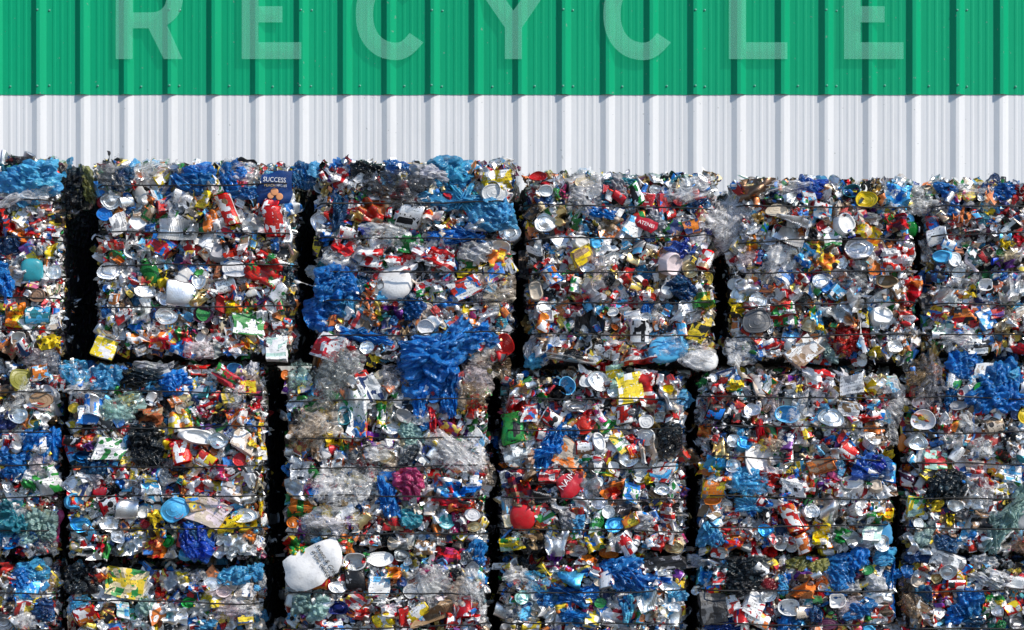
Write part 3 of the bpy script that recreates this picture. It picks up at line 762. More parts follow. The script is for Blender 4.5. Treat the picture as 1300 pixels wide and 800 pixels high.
MARKS['11'] = """
F 100 474 40 40 0 c;B 135 480 40 38 0 c;F 118 495 60 26 0 w;B 178 480 64 22 -8 k;B 196 467 50 14 -6 w;B 224 488 44 30 0 b;B 196 492 30 16 0 c;U 299 470 20 16 0 c;P 191 531 34 30 10 uud;B 189 562 46 50 0 k;B 196 580 28 28 0 k;X 144 570 40 26 -4 wwg;P 132 580 16 20 0 gkg;P 236 533 36 26 10 yow;X 116 528 26 22 0 bwr;L 224 646 38 32 30 c;U 228 651 14 14 0 r
X 266 650 44 34 -20 hqh;P 294 665 34 22 15 yyk;P 200 664 20 32 4 yyk;P 178 674 22 18 0 wyy;B 252 686 48 44 -30 i;B 249 676 36 30 -30 n;T 152 680 20 20 0 s;U 184 650 16 17 0 w;T 142 665 22 22 0 s;T 312 655 32 26 10 s;P 315 668 26 12 15 yyy;V 164 646 28 26 0 s;P 200 692 22 30 0 roo;T 215 687 17 17 0 g;P 130 692 10 30 -18 rwg;P 139 695 8 30 -15 gwg;C 264 584 26 18 -30 rwy;P 252 613 34 26 30 wrw
C 142 641 24 22 20 rwk;P 296 624 30 24 -20 hwd;P 320 600 22 30 -25 wkw;X 312 560 30 24 -30 hwh;P 305 528 26 22 30 owr;P 268 510 30 14 30 wrh;F 158 515 60 34 10 l;C 122 516 24 26 0 wab;P 218 568 16 24 0 yrk;C 232 574 24 30 15 rwo;U 255 555 50 22 -8 w;T 278 559 24 26 0 s;P 318 570 22 28 25 yow;P 330 560 8 60 0 oyw;P 331 640 8 60 0 rwy;F 300 505 30 34 0 w;P 250 472 30 18 0 wrd;P 290 480 36 20 -35 wrg
B 318 472 26 22 0 w;X 315 493 22 18 0 oyr;A 206 618 40 26 0 s;P 160 600 26 16 0 wrd;B 120 590 40 26 0 n;T 94 615 24 26 0 s;U 98 635 26 22 0 c;P 100 632 26 24 0 orw;T 110 580 26 18 0 n;A 180 618 34 30 0 s;C 195 625 24 24 0 wck;P 280 600 30 20 0 wrm;C 95 560 26 14 0 rkw;T 105 665 26 20 0 c;A 175 690 34 26 0 s;A 300 690 30 24 0 s;U 238 700 18 16 0 c;P 248 708 14 12 0 g;A 115 700 36 20 0 w"""
MARKS['21'] = """
B 543 474 64 60 10 b;B 528 490 40 34 0 b;F 505 482 40 40 0 a;B 533 504 18 50 0 b;B 572 500 24 56 -15 b;F 424 482 48 74 -25 a;F 444 462 40 40 0 w;F 608 480 46 52 0 q;F 600 500 40 36 0 d;F 636 462 26 40 0 d;F 404 538 62 58 20 h;F 390 560 50 34 30 d;P 424 559 28 20 -10 yyk;F 577 574 80 46 -6 w;F 570 570 60 40 0 w;B 493 635 22 54 14 b;B 520 610 38 32 20 m;P 521 630 26 12 -10 mwm
F 423 612 40 56 0 w;F 459 616 40 50 0 w;F 424 658 70 34 -8 w;F 395 664 34 24 0 a;P 574 636 50 14 -6 rrk;P 585 640 34 16 10 ror;L 361 475 11 14 0 o;X 470 494 34 26 -65 wnw;T 498 545 22 18 0 s;U 438 528 18 24 0 t;L 568 662 22 18 0 t;L 600 653 20 15 0 w;T 602 669 18 16 0 j;B 524 555 30 42 20 l;P 550 536 10 36 4 rrw;B 521 580 36 16 55 f;P 382 515 20 22 0 gwk;T 375 513 22 20 0 s
F 378 480 26 44 0 l;B 522 657 30 26 0 t;P 480 560 40 24 0 kpo;F 480 574 44 30 0 w;T 490 579 22 18 0 j;F 450 585 26 40 10 f;F 478 605 30 30 0 a;P 570 620 30 26 0 bwr;P 600 620 26 20 0 bwk;P 545 625 30 22 30 wdw;P 584 660 24 34 0 mvw;P 600 520 16 40 0 wrg;P 615 540 12 50 0 wgr;P 386 640 34 30 0 ogk;A 385 600 30 26 0 s;A 378 620 28 26 0 s;L 373 664 18 14 0 o;P 495 665 30 16 0 rdk
P 400 618 24 16 20 bmw;P 455 520 24 50 0 wsg;P 485 525 12 40 0 gyw;A 535 530 24 22 0 s;U 514 528 22 18 0 a;A 560 655 20 20 0 s;F 620 600 24 40 0 h;B 457 607 18 14 0 y;F 500 590 30 20 0 h;P 590 690 30 16 0 h;B 560 620 20 14 0 c;P 375 540 22 40 0 dkw;P 366 560 10 30 0 g"""  # narrow dark grey film left of centre is a painted shadow
MARKS['31'] = """
P 653 515 20 26 -5 rrw;C 652 543 28 40 0 ggk;L 741 540 26 25 0 r;P 823 492 24 48 0 rwr;X 799 492 32 38 15 yyw;T 800 494 18 18 0 s;T 760 484 28 26 0 s;B 696 570 26 62 -30 b;B 718 549 40 32 0 b;B 706 558 30 40 0 b;P 774 542 26 24 40 ygw;X 788 562 18 28 35 ywg;X 722 577 34 34 -30 hoh;L 758 592 24 24 0 k;L 758.5 591.5 20 20 0 w;L 779 593 16 17 0 w;T 797 583 24 22 0 s;L 820 535 20 18 0 w
C 793 526 20 24 0 wrw;K 724 615 34 28 35 r;P 735 606 20 22 35 oor;P 777 622 30 22 10 rok;X 801 626 20 24 -15 wbg;P 818 610 20 14 30 y;D 662 658 34 36 0 r;X 690 653 22 30 28 wgr;F 851 562 38 46 0 k;B 850 556 34 40 0 k;T 841 622 20 20 0 s;P 838 690 16 18 -20 rrw;T 855 696 24 22 0 j;L 774 703 26 12 0 o;L 743 485 16 16 0 w;T 732 516 24 20 0 a;C 760 525 10 26 30 mwy;P 750 528 22 24 -20 qrw
C 700 532 26 18 -35 wrk;C 690 553 20 16 -20 rww;P 660 580 40 24 0 sda;P 648 605 26 26 20 sna;P 660 622 26 44 10 vrd;P 674 616 18 22 35 rok;R 690 628 40 22 10 f;X 698 600 24 22 0 wrd;P 745 480 30 20 -30 rwk;P 782 478 20 30 10 lyw;L 820 555 24 24 0 s;A 800 545 24 22 20 s;C 806 572 18 22 -70 orw;P 822 573 20 34 10 hhw;X 836 600 32 26 -10 wcr;L 812 606 16 15 0 w;A 848 500 24 40 0 s;T 847 494 18 12 0 y
T 760 638 22 22 0 s;L 772 650 17 17 0 s;R 788 644 26 18 -28 a;B 720 660 24 26 0 w;B 733 664 20 24 0 c;P 758 660 20 30 0 lgw;P 757 670 12 26 0 g;T 780 665 26 22 0 c;C 800 660 22 16 20 oyd;P 820 660 30 20 0 bwr;P 835 672 28 14 0 rwr;B 815 664 26 22 -20 w;P 848 650 18 24 0 wrh;A 660 500 26 26 0 s;T 708 500 22 20 0 k;U 720 490 20 22 10 c;P 665 492 20 14 -30 oyd;P 690 500 22 16 0 gwr
X 672 525 20 22 0 wrb;F 685 545 34 30 -30 d;C 742 568 22 18 0 rwd;U 760 560 18 26 20 w;P 768 600 30 10 0 gyg;P 752 580 28 12 0 rwg;A 750 610 28 24 0 s;P 708 640 30 16 0 wkw;A 738 640 28 22 0 s;P 650 690 30 16 0 lyg;P 680 690 34 26 0 dka;A 705 690 26 30 0 s;T 735 700 24 18 0 w;P 755 685 24 24 20 byw;A 785 690 30 22 0 s;P 810 700 24 16 0 wyr;C 795 690 20 30 30 wrs;L 760 612 12 12 0 s"""
MARKS['41'] = """
F 1138 510 28 62 -14 w;F 1132 550 20 34 0 w;F 982 508 13 60 4 q;F 1014 522 26 54 -25 w;S 950 486 6 54 35 h;P 964 542 12 46 6 rrk;U 1028 484 18 17 0 h;P 1103 490 22 20 -25 yyw;X 1079 489 30 22 10 wwa;X 1131 488 20 20 0 wlc;P 1099 530 32 12 12 rrw;P 1110 543 28 16 0 hod;B 1108 594 48 34 -10 i;P 1100 595 44 14 -28 wwi;L 964 584 44 40 -10 w;F 947 612 54 30 0 c;B 948 604 40 24 0 c
P 975 606 24 20 -20 rrw;P 998 603 14 14 0 y;C 905 620 28 22 0 yoa;U 904 634 22 14 0 o;P 1108 653 20 24 0 ggw;C 1003 657 20 38 25 rwo;C 1012 660 18 34 25 rwo;T 1029 648 22 22 0 s;A 1056 646 42 34 -20 s;B 954 641 44 18 -6 c;B 900 678 32 32 0 c;P 1041 678 22 28 0 yyw;P 1066 680 18 20 -30 ggw;L 1005 695 15 15 0 w;C 1041 592 34 20 12 uod;C 1076 573 26 20 -30 rwr;F 985 566 48 20 -12 h
F 895 525 30 34 0 a;C 908 524 22 22 -15 kbr;T 953 520 22 20 0 s;U 998 526 34 22 -5 c;P 1036 482 40 24 -10 wrw;T 1054 530 30 24 0 s;P 1060 555 30 16 0 wbd;L 1069 558 16 14 0 r;T 1106 557 24 22 0 s;P 1112 560 26 14 0 wdw;T 929 560 18 18 0 s;T 945 562 20 20 0 c;P 897 548 22 20 0 roy;P 880 580 20 20 0 odw;A 912 590 34 24 0 c;P 900 595 30 18 -10 oyw;P 913 605 26 14 -20 orw;U 1080 612 30 18 0 w;A 1075 622 36 20 0 s
P 1055 615 20 18 0 rwp;P 1045 614 18 16 0 wrp;X 1006 620 30 20 -8 ws;P 1024 615 18 26 0 owr;U 1110 615 18 16 0 h;P 1130 620 20 20 0 rdw;P 1095 650 22 14 30 rwk;P 1120 655 26 18 0 oyr;T 1090 645 20 22 0 s;P 985 640 26 14 0 wbw;P 1000 630 22 14 0 wbr;C 1050 700 20 14 0 ywe;P 978 700 18 22 0 rwr;P 960 695 16 24 0 rwd;X 915 698 24 22 -8 hrw;X 1106 678 24 20 0 wlw;U 1095 692 18 18 0 q;T 1120 690 20 22 0 s
P 960 478 26 14 0 wrd;P 910 490 22 22 0 rwk;P 935 490 24 16 0 ywg;P 1000 482 30 14 0 kdp;A 1045 500 34 26 10 s;U 1035 505 24 26 0 w;X 1075 520 26 18 -10 wwd;C 1130 600 16 26 0 bwc;A 1020 560 26 14 0 s;P 960 560 26 14 0 drw;C 1000 575 14 30 0 wrk;T 930 590 22 18 0 s;P 985 600 26 14 0 wrw;C 1018 690 18 26 20 owr;P 930 690 26 18 0 orb;T 970 672 20 16 0 c;P 1125 575 20 20 0 yok"""
MARKS['51'] = """
F 1183 484 30 80 0 a;F 1168 480 26 60 0 d;B 1222 462 44 40 0 b;B 1208 505 15 60 0 b;B 1264 492 64 58 0 b;B 1275 480 40 30 0 c;X 1248 471 20 18 0 wwh;L 1243 493 19 15 0 g;L 1299 528 16 20 0 y;E 1170 510 22 24 0 q;P 1168 508 12 20 20 rwr;L 1171 533 32 26 0 w;P 1170 530 22 12 10 yor;D 1148 562 11 24 -8 o;T 1166 562 22 22 0 s;X 1187 585 28 24 -10 lrg;F 1229 536 30 26 -35 w;U 1223 588 26 22 0 w
P 1241 598 26 26 0 hqr;B 1199 618 52 40 0 k;B 1206 612 40 28 0 f;P 1187 641 24 18 10 yyk;T 1211 641 22 20 0 s;B 1276 664 24 84 -36 l;B 1290 640 18 60 -25 l;P 1227 681 28 18 25 bcw;R 1167 692 32 24 0 s;X 1164 643 22 24 -4 lgy;P 1158 612 22 24 0 rvw;C 1165 588 26 12 -40 wck;P 1262 588 30 20 -20 wro;C 1262 540 24 20 20 hdk;P 1280 560 20 18 0 wkd;A 1290 545 20 20 0 s
X 1285 602 22 20 0 cww;P 1255 613 30 16 -30 orw;P 1225 608 18 16 0 bwb;A 1245 640 34 30 -10 s;L 1166 665 14 14 0 s;P 1206 660 10 16 0 y;P 1248 660 30 24 0 dka;F 1245 570 30 30 0 w;P 1270 620 20 16 0 ywk;P 1200 545 18 30 0 gwr;A 1210 560 26 22 0 s;B 1200 690 30 20 0 n;A 1260 690 34 22 0 s;F 1295 690 26 30 0 d;P 1220 670 26 14 0 wcr;P 1290 480 18 14 0 rwd;L 1215 515 22 12 0 a"""
MARKS['02'] = """
B 41 725 44 28 0 c;B 28 732 26 26 0 b;C 36 748 30 24 -8 bcw;P 38 760 26 14 0 ybw;F 36 787 32 26 0 w;T 6 788 26 26 0 a;P 6 722 16 16 0 rrd;B 54 772 34 30 0 n;P 52 724 16 18 0 oyb;P 15 735 20 14 -20 rwd;A 14 752 18 18 0 s;F 66 750 16 40 0 d;P 20 770 26 14 0 kdw"""
MARKS['12'] = """
B 105 735 46 36 0 k;X 122 726 10 8 0 a;X 159 740 52 34 -5 jyg;P 150 736 30 18 20 ygw;B 298 732 42 26 0 c;B 322 728 26 26 0 c;P 262 760 34 30 30 yyw;F 305 766 52 40 0 w;F 290 775 40 30 0 q;A 222 739 34 28 0 s;P 233 735 14 22 30 yyw;T 270 740 22 20 0 s;X 199 776 20 26 25 owo;C 110 780 28 22 20 row;X 156 774 16 20 0 clw;B 184 770 24 26 0 l;T 241 765 18 16 0 g;X 186 726 18 14 -40 nwb
A 224 780 30 26 0 s;R 133 792 18 14 40 w;A 95 740 20 24 0 s;F 100 765 30 26 0 c;P 205 755 14 20 0 ywr;B 260 794 30 14 0 c;P 325 765 14 26 0 hdw;F 330 740 16 36 0 w;U 285 750 20 16 0 q;F 280 758 34 22 0 q;P 255 745 30 12 0 rwb;A 190 758 26 16 0 s;A 130 765 26 20 0 s;P 175 790 18 14 0 wlg"""
MARKS['22'] = """
K 398 716 76 50 24 w;P 432 694 22 16 0 wrw;U 452 712 30 22 0 w;L 484 709 34 20 6 w;P 466 711 10 20 0 gwr;P 568 702 36 22 -10 mrk;B 603 699 34 24 45 b;B 596 706 26 20 45 a;C 452 735 26 24 -4 kka;X 482 743 26 24 4 wwc;F 545 738 64 46 0 w;P 548 728 24 22 0 mqw;B 577 728 22 18 30 k;F 600 740 36 44 0 w;F 586 752 40 40 0 h;C 531 776 30 14 35 ywy;C 487 787 24 16 20 yyw;H 548 780 64 24 28 d
X 514 783 12 24 8 rrw;P 500 775 30 20 0 qwr;B 384 766 26 28 0 l;B 408 770 24 36 -10 l;C 381 741 24 12 -20 rhk;C 408 740 24 16 0 rok;T 431 744 22 20 0 s;P 430 723 26 12 35 yyk;P 383 700 26 14 0 goy;P 375 690 24 20 -30 gry;L 521 750 18 18 0 s;L 545 745 30 22 0 w;P 460 778 20 16 0 wrd;P 480 763 22 16 0 mwk;C 590 770 20 26 0 rwr;P 600 780 20 20 0 rwb;T 430 770 26 22 0 n;P 415 790 26 16 0 rwr
P 570 775 22 20 10 rwv;C 575 788 20 18 0 rww;P 440 690 18 24 0 ogd;P 470 685 26 16 0 wdr;X 474 685 12 14 0 cck;P 510 690 30 16 0 wah;T 510 705 20 16 0 a;P 540 695 26 18 0 wdw;P 500 730 22 22 10 yow;U 513 738 12 14 0 n;P 545 760 40 12 0 hqw;P 610 715 14 20 0 b;F 608 770 22 40 0 w;A 370 740 14 26 0 s"""
MARKS['32'] = """
B 783 724 56 32 0 b;B 790 718 30 26 0 c;B 812 736 56 26 -20 b;B 792 750 20 44 0 b;B 731 757 56 26 10 b;B 694 754 26 30 0 b;X 836 716 66 16 8 kka;X 868 716 36 16 12 fka;P 704 706 18 18 -40 ppk;P 745 714 26 14 -15 owr;F 658 732 38 30 0 w;F 680 738 34 30 0 c;B 797 774 14 36 0 c;B 731 784 52 20 -20 b;X 752 784 20 22 0 yyw;L 762 765 16 12 20 g;P 747 772 14 9 0 m;R 821 764 26 22 20 s
R 780 787 34 18 -10 s;P 707 739 20 16 20 yow;P 792 755 20 12 0 rwr;P 640 735 14 22 0 rgk;T 662 758 20 20 0 l;U 680 755 16 18 0 w;F 650 775 26 26 0 a;A 690 780 24 18 0 w;P 712 772 20 14 0 oyd;P 725 770 16 14 -20 wro;P 835 780 24 18 0 whd;T 855 770 20 16 0 s;T 850 745 26 14 0 s;P 842 736 22 14 -10 wbw;A 840 725 20 12 0 s;C 675 795 24 12 0 ywr;C 770 735 18 22 0 wsr;P 762 728 22 14 -20 wcr;B 820 750 40 22 0 c;P 700 720 20 12 0 mwp;A 720 738 40 26 0 c;X 640 720 30 8 0 wad;B 860 757 26 16 0 c"""
MARKS['42'] = """
B 945 730 50 46 0 k;B 935 738 30 30 0 k;H 1026 747 46 40 20 o;B 1076 718 54 36 10 b;B 1064 734 26 36 0 b;B 1131 726 20 50 0 b;B 1124 705 30 24 0 c;B 1016 714 40 18 0 e;B 1040 718 28 18 0 e;B 1112 742 28 24 0 w;B 1078 744 28 18 0 w;B 979 741 24 16 -25 r;X 928 768 20 26 10 rwd;X 905 772 34 38 0 kkf;X 957 766 24 28 -25 wwr;T 974 756 22 22 0 s;U 1000 770 28 22 0 w
B 993 742 14 26 0 c;B 920 794 50 16 0 i;B 1002 789 32 20 0 b;X 1089 779 16 16 -30 owr;B 1090 774 44 30 0 b;F 1080 770 36 30 0 q;B 1060 750 30 20 0 b;P 913 728 18 22 0 twk;X 912 734 16 16 0 rww;C 906 748 20 12 20 rby;A 895 715 40 12 0 w;B 884 712 24 14 -15 w;F 970 712 30 14 0 a;P 1020 730 26 14 0 pkd;C 962 785 30 18 -30 wro;C 940 782 18 22 0 wrn;P 985 790 26 12 0 rkw;B 1035 780 20 22 0 n
A 1115 758 36 20 0 w;P 1120 775 26 20 0 wrd;B 1133 765 10 40 0 b;P 1112 785 26 16 0 wgw;U 1061 762 20 18 0 w;P 1090 730 16 12 0 vkk;A 895 730 22 22 0 c;A 890 750 20 14 0 s;L 1050 792 26 14 0 v;P 1128 745 14 14 0 wby"""
MARKS['52'] = """
X 1203 713 44 20 -18 waa;T 1202 726 26 20 0 s;P 1174 725 22 18 -20 rwd;B 1255 733 50 22 -12 w;B 1262 744 20 20 0 n;F 1152 758 20 60 0 d;F 1160 770 30 34 0 d;P 1195 752 22 22 0 rpo;P 1190 765 20 12 0 pkr;B 1228 765 34 36 0 b;B 1212 780 26 26 0 b;B 1234 790 26 22 0 n;B 1171 754 22 24 0 n;B 1263 793 22 18 0 g;T 1290 791 26 20 0 a;C 1283 772 22 16 20 rwy;X 1290 737 22 22 -20 wrw
C 1212 742 24 12 0 rwk;P 1261 762 22 20 25 ygw;P 1250 762 10 26 0 ogr;T 1265 775 16 20 0 w;P 1278 752 20 14 0 dwa;P 1180 785 26 18 0 wrd;P 1150 795 26 12 0 wad;X 1222 745 16 14 0 cwb;P 1235 750 20 20 0 dwh;B 1165 705 34 20 0 n;B 1250 712 40 16 0 w;P 1280 718 18 14 0 awk;A 1200 795 30 12 0 s"""

# px rectangle of each bale front; gap to the neighbours is closed further in by the bulging sides
RECT = {'00': (-176, 207, 78, 454), '10': (120, 217, 376, 457), '20': (398, 216, 651, 464), '30': (667, 231, 910, 466), '40': (929, 238, 1164, 462), '50': (1175, 240, 1424, 454),
        '01': (-178, 460, 75, 710), '11': (85, 464, 337, 711), '21': (361, 470, 620, 697), '31': (635, 473, 873, 704), '41': (888, 470, 1134, 702), '51': (1149, 461, 1400, 704),
        '02': (-180, 716, 73, 962), '12': (84, 718, 334, 962), '22': (361, 699, 619, 962), '32': (633, 711, 875, 962), '42': (887, 709, 1137, 962), '52': (1146, 709, 1398, 962)}
YF = {'00': .0, '10': -.01, '20': -.03, '30': .02, '40': .0, '50': .02, '01': -.02, '11': -.05, '21': -.03, '31': .0, '41': -.02, '51': .01,
      '02': -.02, '12': .01, '22': -.06, '32': .0, '42': -.02, '52': .0}
WIRES = {'00': (256, 302, 378, 418), '10': (237, 297, 338, 391), '20': (259, 304, 347, 384, 425), '30': (262, 303, 345, 385, 427), '40': (264, 307, 346, 387, 427), '50': (262, 296, 345, 387, 427),
         '01': (500, 549, 590, 632, 675), '11': (498, 543, 592, 630, 672), '21': (508, 556, 592, 630, 678), '31': (507, 545, 595, 632, 673), '41': (505, 543, 582, 631, 667), '51': (506, 550, 590, 632, 670),
         '02': (752, 800, 850, 900), '12': (764, 802, 850, 905), '22': (752, 794, 850, 900), '32': (752, 791, 850, 905), '42': (750, 792, 850, 900), '52': (748, 797, 850, 900)}
BALE_LABEL = {
    '00': 'bale at the photo edge in the top row, light blue bags on top',
    '10': 'top row bale with a navy peach sack and bright blue bags on its upper edge',
    '20': 'top row bale streaked with blue film, a large white dented tub in its middle',
    '30': 'top row bale of silver cans, a pale cyan bag swelling from its lower corner',
    '40': 'top row bale with a long clear film hanging off its corner and a yellow lid',
    '50': 'top row bale of small silver scraps, cut by the photo edge beyond the yellow lid',
    '01': 'middle row bale at the photo edge with deep blue bags and a pink strip',
    '11': 'middle row bale with a black bag at its centre and a folded indigo sack below',
    '21': 'darkest middle row bale, hung with clear and tan film under a blue bag',
    '31': 'middle row bale with a round red tub and a green bottle at its edge',
    '41': 'middle row bale with a white round lid and a shiny indigo wrapper by its edge',
    '51': 'middle row bale with a pale mint sheet draped across its lower corner',
    '02': 'bottom row bale at the photo edge, blue and white can between its blue bags',
    '12': 'bottom row bale with a black bag beside a pale yellow floral carton',
    '22': 'bottom row bale with a big white tub bearing black handwriting',
    '32': 'bottom row bale crossed by deep blue bags under a long black box',
    '42': 'bottom row bale with a round black bag beside an orange fluted wrapper',
    '52': 'bottom row bale with a white roll lying on top and curled blue bags below'}
BAGW = {'20': dict(b=8, c=6, w=6, t=2, n=2, k=1), '01': dict(b=6, t=3, l=3, w=3, q=2), '21': dict(w=5, q=4, h=2, k=3, b=2, a=3), '32': dict(b=6, c=4, w=3, k=2),
        '42': dict(b=5, c=3, w=4, k=3, e=1), '51': dict(b=4, w=4, a=3, k=3, l=1), '02': dict(b=5, w=3, c=2, k=1), '12': dict(c=3, w=6, k=2, b=1), '52': dict(b=5, n=3, w=4, k=2)}
BAGGY = {'20': 2.2, '01': 2.0, '21': 1.9, '32': 1.6, '42': 1.5, '51': 1.3, '02': 1.5, '12': 1.3, '52': 1.5, '22': 1.3}
PRW = {'31': dict(PRINT_W, r=22, w=36), '22': dict(PRINT_W, r=20), '11': dict(PRINT_W, y=11, o=9), '50': dict(PRINT_W, a=14, s=14, w=36), '40': dict(PRINT_W, r=16, y=9), '21': dict(PRINT_W, k=10, d=9)}
NEIGH = {}
for k_, r_ in RECT.items():
    RECT[k_] = (r_[0], r_[1] + (2 if k_[1] != '0' else 0), r_[2], r_[3] - (2 if k_[1] != '2' else 0))
for rw in '012':
    for c in range(6):
        k = f'{c}{rw}'; l, r_ = f'{c - 1}{rw}', f'{c + 1}{rw}'
        gl = (RECT[k][0] - RECT[l][2]) / 2 if l in RECT else 6
        gr = (RECT[r_][0] - RECT[k][2]) / 2 if r_ in RECT else 6
        NEIGH[k] = (gl * S * 1.02, gr * S * 1.02)

DEPTH = 1.35


def tube(path, rad, seg=6, closed=True):
    path = np.asarray(path, float); n = len(path)
    t = np.roll(path, -1, 0) - np.roll(path, 1, 0); t /= np.linalg.norm(t, axis=1)[:, None]
    up = np.array([0, 0, 1.0]); s = np.cross(t, up); s /= np.linalg.norm(s, axis=1)[:, None]; w = np.cross(s, t)
    th = np.arange(seg) / seg * 2 * math.pi
    V = (path[:, None] + rad * (np.cos(th)[None, :, None] * s[:, None] + np.sin(th)[None, :, None] * w[:, None])).reshape(-1, 3)
    i = np.arange(n * seg).reshape(n, seg); a = i; b_ = np.roll(i, -1, 0)
    Q = np.stack([a, np.roll(a, -1, 1), np.roll(b_, -1, 1), b_], -1).reshape(-1, 4)
    return V, Q


def build_bale(key, order):
    b = Bale(); px0, py0, px1, py1 = RECT[key]
    b.x0, b.x1, b.z0, b.z1 = bx(px0), bx(px1), max(0.0, bz(py1)), bz(py0)
    b.yf = YF[key]; b.seed = 1000 + order * 37; b.wires = [bz(p) for p in WIRES[key]]
    gl, gr = NEIGH[key]
    b.loc = ((b.x0 + b.x1) / 2, DEPTH / 2, b.z0)
    b.root = link('rubbish_bale', None, None, b.loc, label=BALE_LABEL[key], category='bale', group='stacked bales of crushed cans and packaging')
    yb = DEPTH + .02
    # ---- core body
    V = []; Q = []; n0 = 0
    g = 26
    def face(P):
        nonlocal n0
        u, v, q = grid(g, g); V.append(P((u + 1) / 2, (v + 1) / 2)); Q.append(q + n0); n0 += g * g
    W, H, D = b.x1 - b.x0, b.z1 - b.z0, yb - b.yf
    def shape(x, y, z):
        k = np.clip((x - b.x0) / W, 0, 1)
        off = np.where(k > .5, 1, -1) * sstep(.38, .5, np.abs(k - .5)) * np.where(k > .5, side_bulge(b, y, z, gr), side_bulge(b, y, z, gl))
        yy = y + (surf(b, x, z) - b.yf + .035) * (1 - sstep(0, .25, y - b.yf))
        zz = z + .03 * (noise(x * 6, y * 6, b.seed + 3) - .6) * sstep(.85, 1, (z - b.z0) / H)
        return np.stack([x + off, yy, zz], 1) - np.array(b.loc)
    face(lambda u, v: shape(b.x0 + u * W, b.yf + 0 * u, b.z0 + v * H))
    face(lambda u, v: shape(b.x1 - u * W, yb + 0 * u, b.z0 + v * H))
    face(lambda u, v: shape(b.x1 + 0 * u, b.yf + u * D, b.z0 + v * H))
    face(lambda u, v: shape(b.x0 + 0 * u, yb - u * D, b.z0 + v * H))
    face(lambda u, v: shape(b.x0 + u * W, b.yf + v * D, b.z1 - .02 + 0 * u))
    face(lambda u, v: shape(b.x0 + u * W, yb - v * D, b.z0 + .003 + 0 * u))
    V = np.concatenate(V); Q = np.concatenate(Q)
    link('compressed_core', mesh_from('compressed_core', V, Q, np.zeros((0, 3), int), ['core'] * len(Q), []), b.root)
    # ---- baling wires, right round the bale
    for wz_ in b.wires:
        n = 44; pts = []
        sd = int(RNG.integers(1e6)); sl = RNG.uniform(-.012, .012)
        xs = np.linspace(b.x0 + .05, b.x1 - .05, n)
        zf = wz_ + sl * np.linspace(-1, 1, n) + .016 * (noise(xs * 3.2 + 20, xs * 0, sd) - .5) + .006 * (noise(xs * 14 + 20, xs * 0, sd + 1) - .5)
        yfr = surf(b, xs, zf) - .086 - .010 * noise(xs * 6 + 20, xs * 0 + 3, sd)
        pts.append(np.stack([xs, yfr, zf], 1))
        ys = np.linspace(b.yf + .09, yb - .05, 10)
        pts.append(np.stack([b.x1 + side_bulge(b, ys, wz_, gr) + .012, ys, np.full_like(ys, zf[-1])], 1))
        xb = np.linspace(b.x1 - .03, b.x0 + .03, 10)
        pts.append(np.stack([xb, np.full_like(xb, yb + .045), np.full_like(xb, wz_)], 1))
        pts.append(np.stack([b.x0 - side_bulge(b, ys[::-1], wz_, gl) - .012, ys[::-1], np.full_like(ys, zf[0])], 1))
        Vw, Qw = tube(np.concatenate(pts) - np.array(b.loc), .0046)
        link('baling_wire', mesh_from('baling_wire', Vw, Qw, np.zeros((0, 3), int), ['wire'] * len(Qw), []), b.root)
    stuff = Stuff()
    count = {}
    cen = []; rad = []
    b.marks = []
    # ---- the pieces one can recognise in the photograph
    for k_, item in enumerate([s for ln in MARKS[key].strip().split('\n') for s in ln.split(';')]):
        f = item.split(); kind = f[0]; px, py, pw, ph, ang = map(float, f[1:6]); cc = f[6]
        x, z, w, h = bx(px), bz(py), pw * S, ph * S
        if kind == 'F': w, h = w * .76, h * .76
        if kind == 'B': w, h = w * .84, h * .84
        if kind in 'BF' and key[1] == '0': z = min(z, b.z1 - .22 * h + .016)
        cols = [pal(c, .04) for c in cc]
        while len(cols) < 3: cols.append(pal(pick(SECOND_W)) if kind in 'PXC' else cols[0])
        if kind == 'P' and len(cc) == 1: cols = [cols[0], cols[0] * .6, pal('k')]
        G, sm, ex = make(kind, w, h)
        big = min(w, h)
        xs = np.clip(x, b.x0 + .03, b.x1 - .03); zs = np.clip(z, b.z0 + .02, b.z1 - .03)
        off = .016 + .07 * min(.3, max(w, h)) * (1.0 if kind in 'BF' else .55) + .0006 * (k_ % 23)
        if kind in 'F': off += .022
        if kind == 'B': off += .010
        if kind == 'K': off += .030
        if kind in 'TELUD': off += .012
        y = float(surf(b, xs, zs)) - off
        flat = .4 if kind in 'KBF' else 1.0
        M = FACE['front'] @ rot(R(ang), RNG.normal(-.06, .17) * flat, RNG.normal(.04, .19) * flat)
        nm = KIND_NAME[kind]; count[nm] = count.get(nm, 0) + 1
        o = put_part(b, kind, G, sm, x, y, z, M, cols, extra=ex, capcol=pal(pick(dict(w=2, r=2, b=2, g=1))))
        b.marks.append((kind, px, py, o, M, (x, y, z)))
        cen.append((x, z)); rad.append(.5 * math.sqrt(w * h) * {'B': .52, 'F': .26}.get(kind, .92))
    # ---- the rest of the front: more cans, lids, wrappers packed between them
    cenA = np.array(cen); radA = np.array(rad)
    fw = dict(FILL_W); k = BAGGY.get(key, .8); fw['B'] *= k * .7; fw['F'] *= k * .32
    bagw = BAGW.get(key, BAG_W); prw = PRW.get(key, PRINT_W)
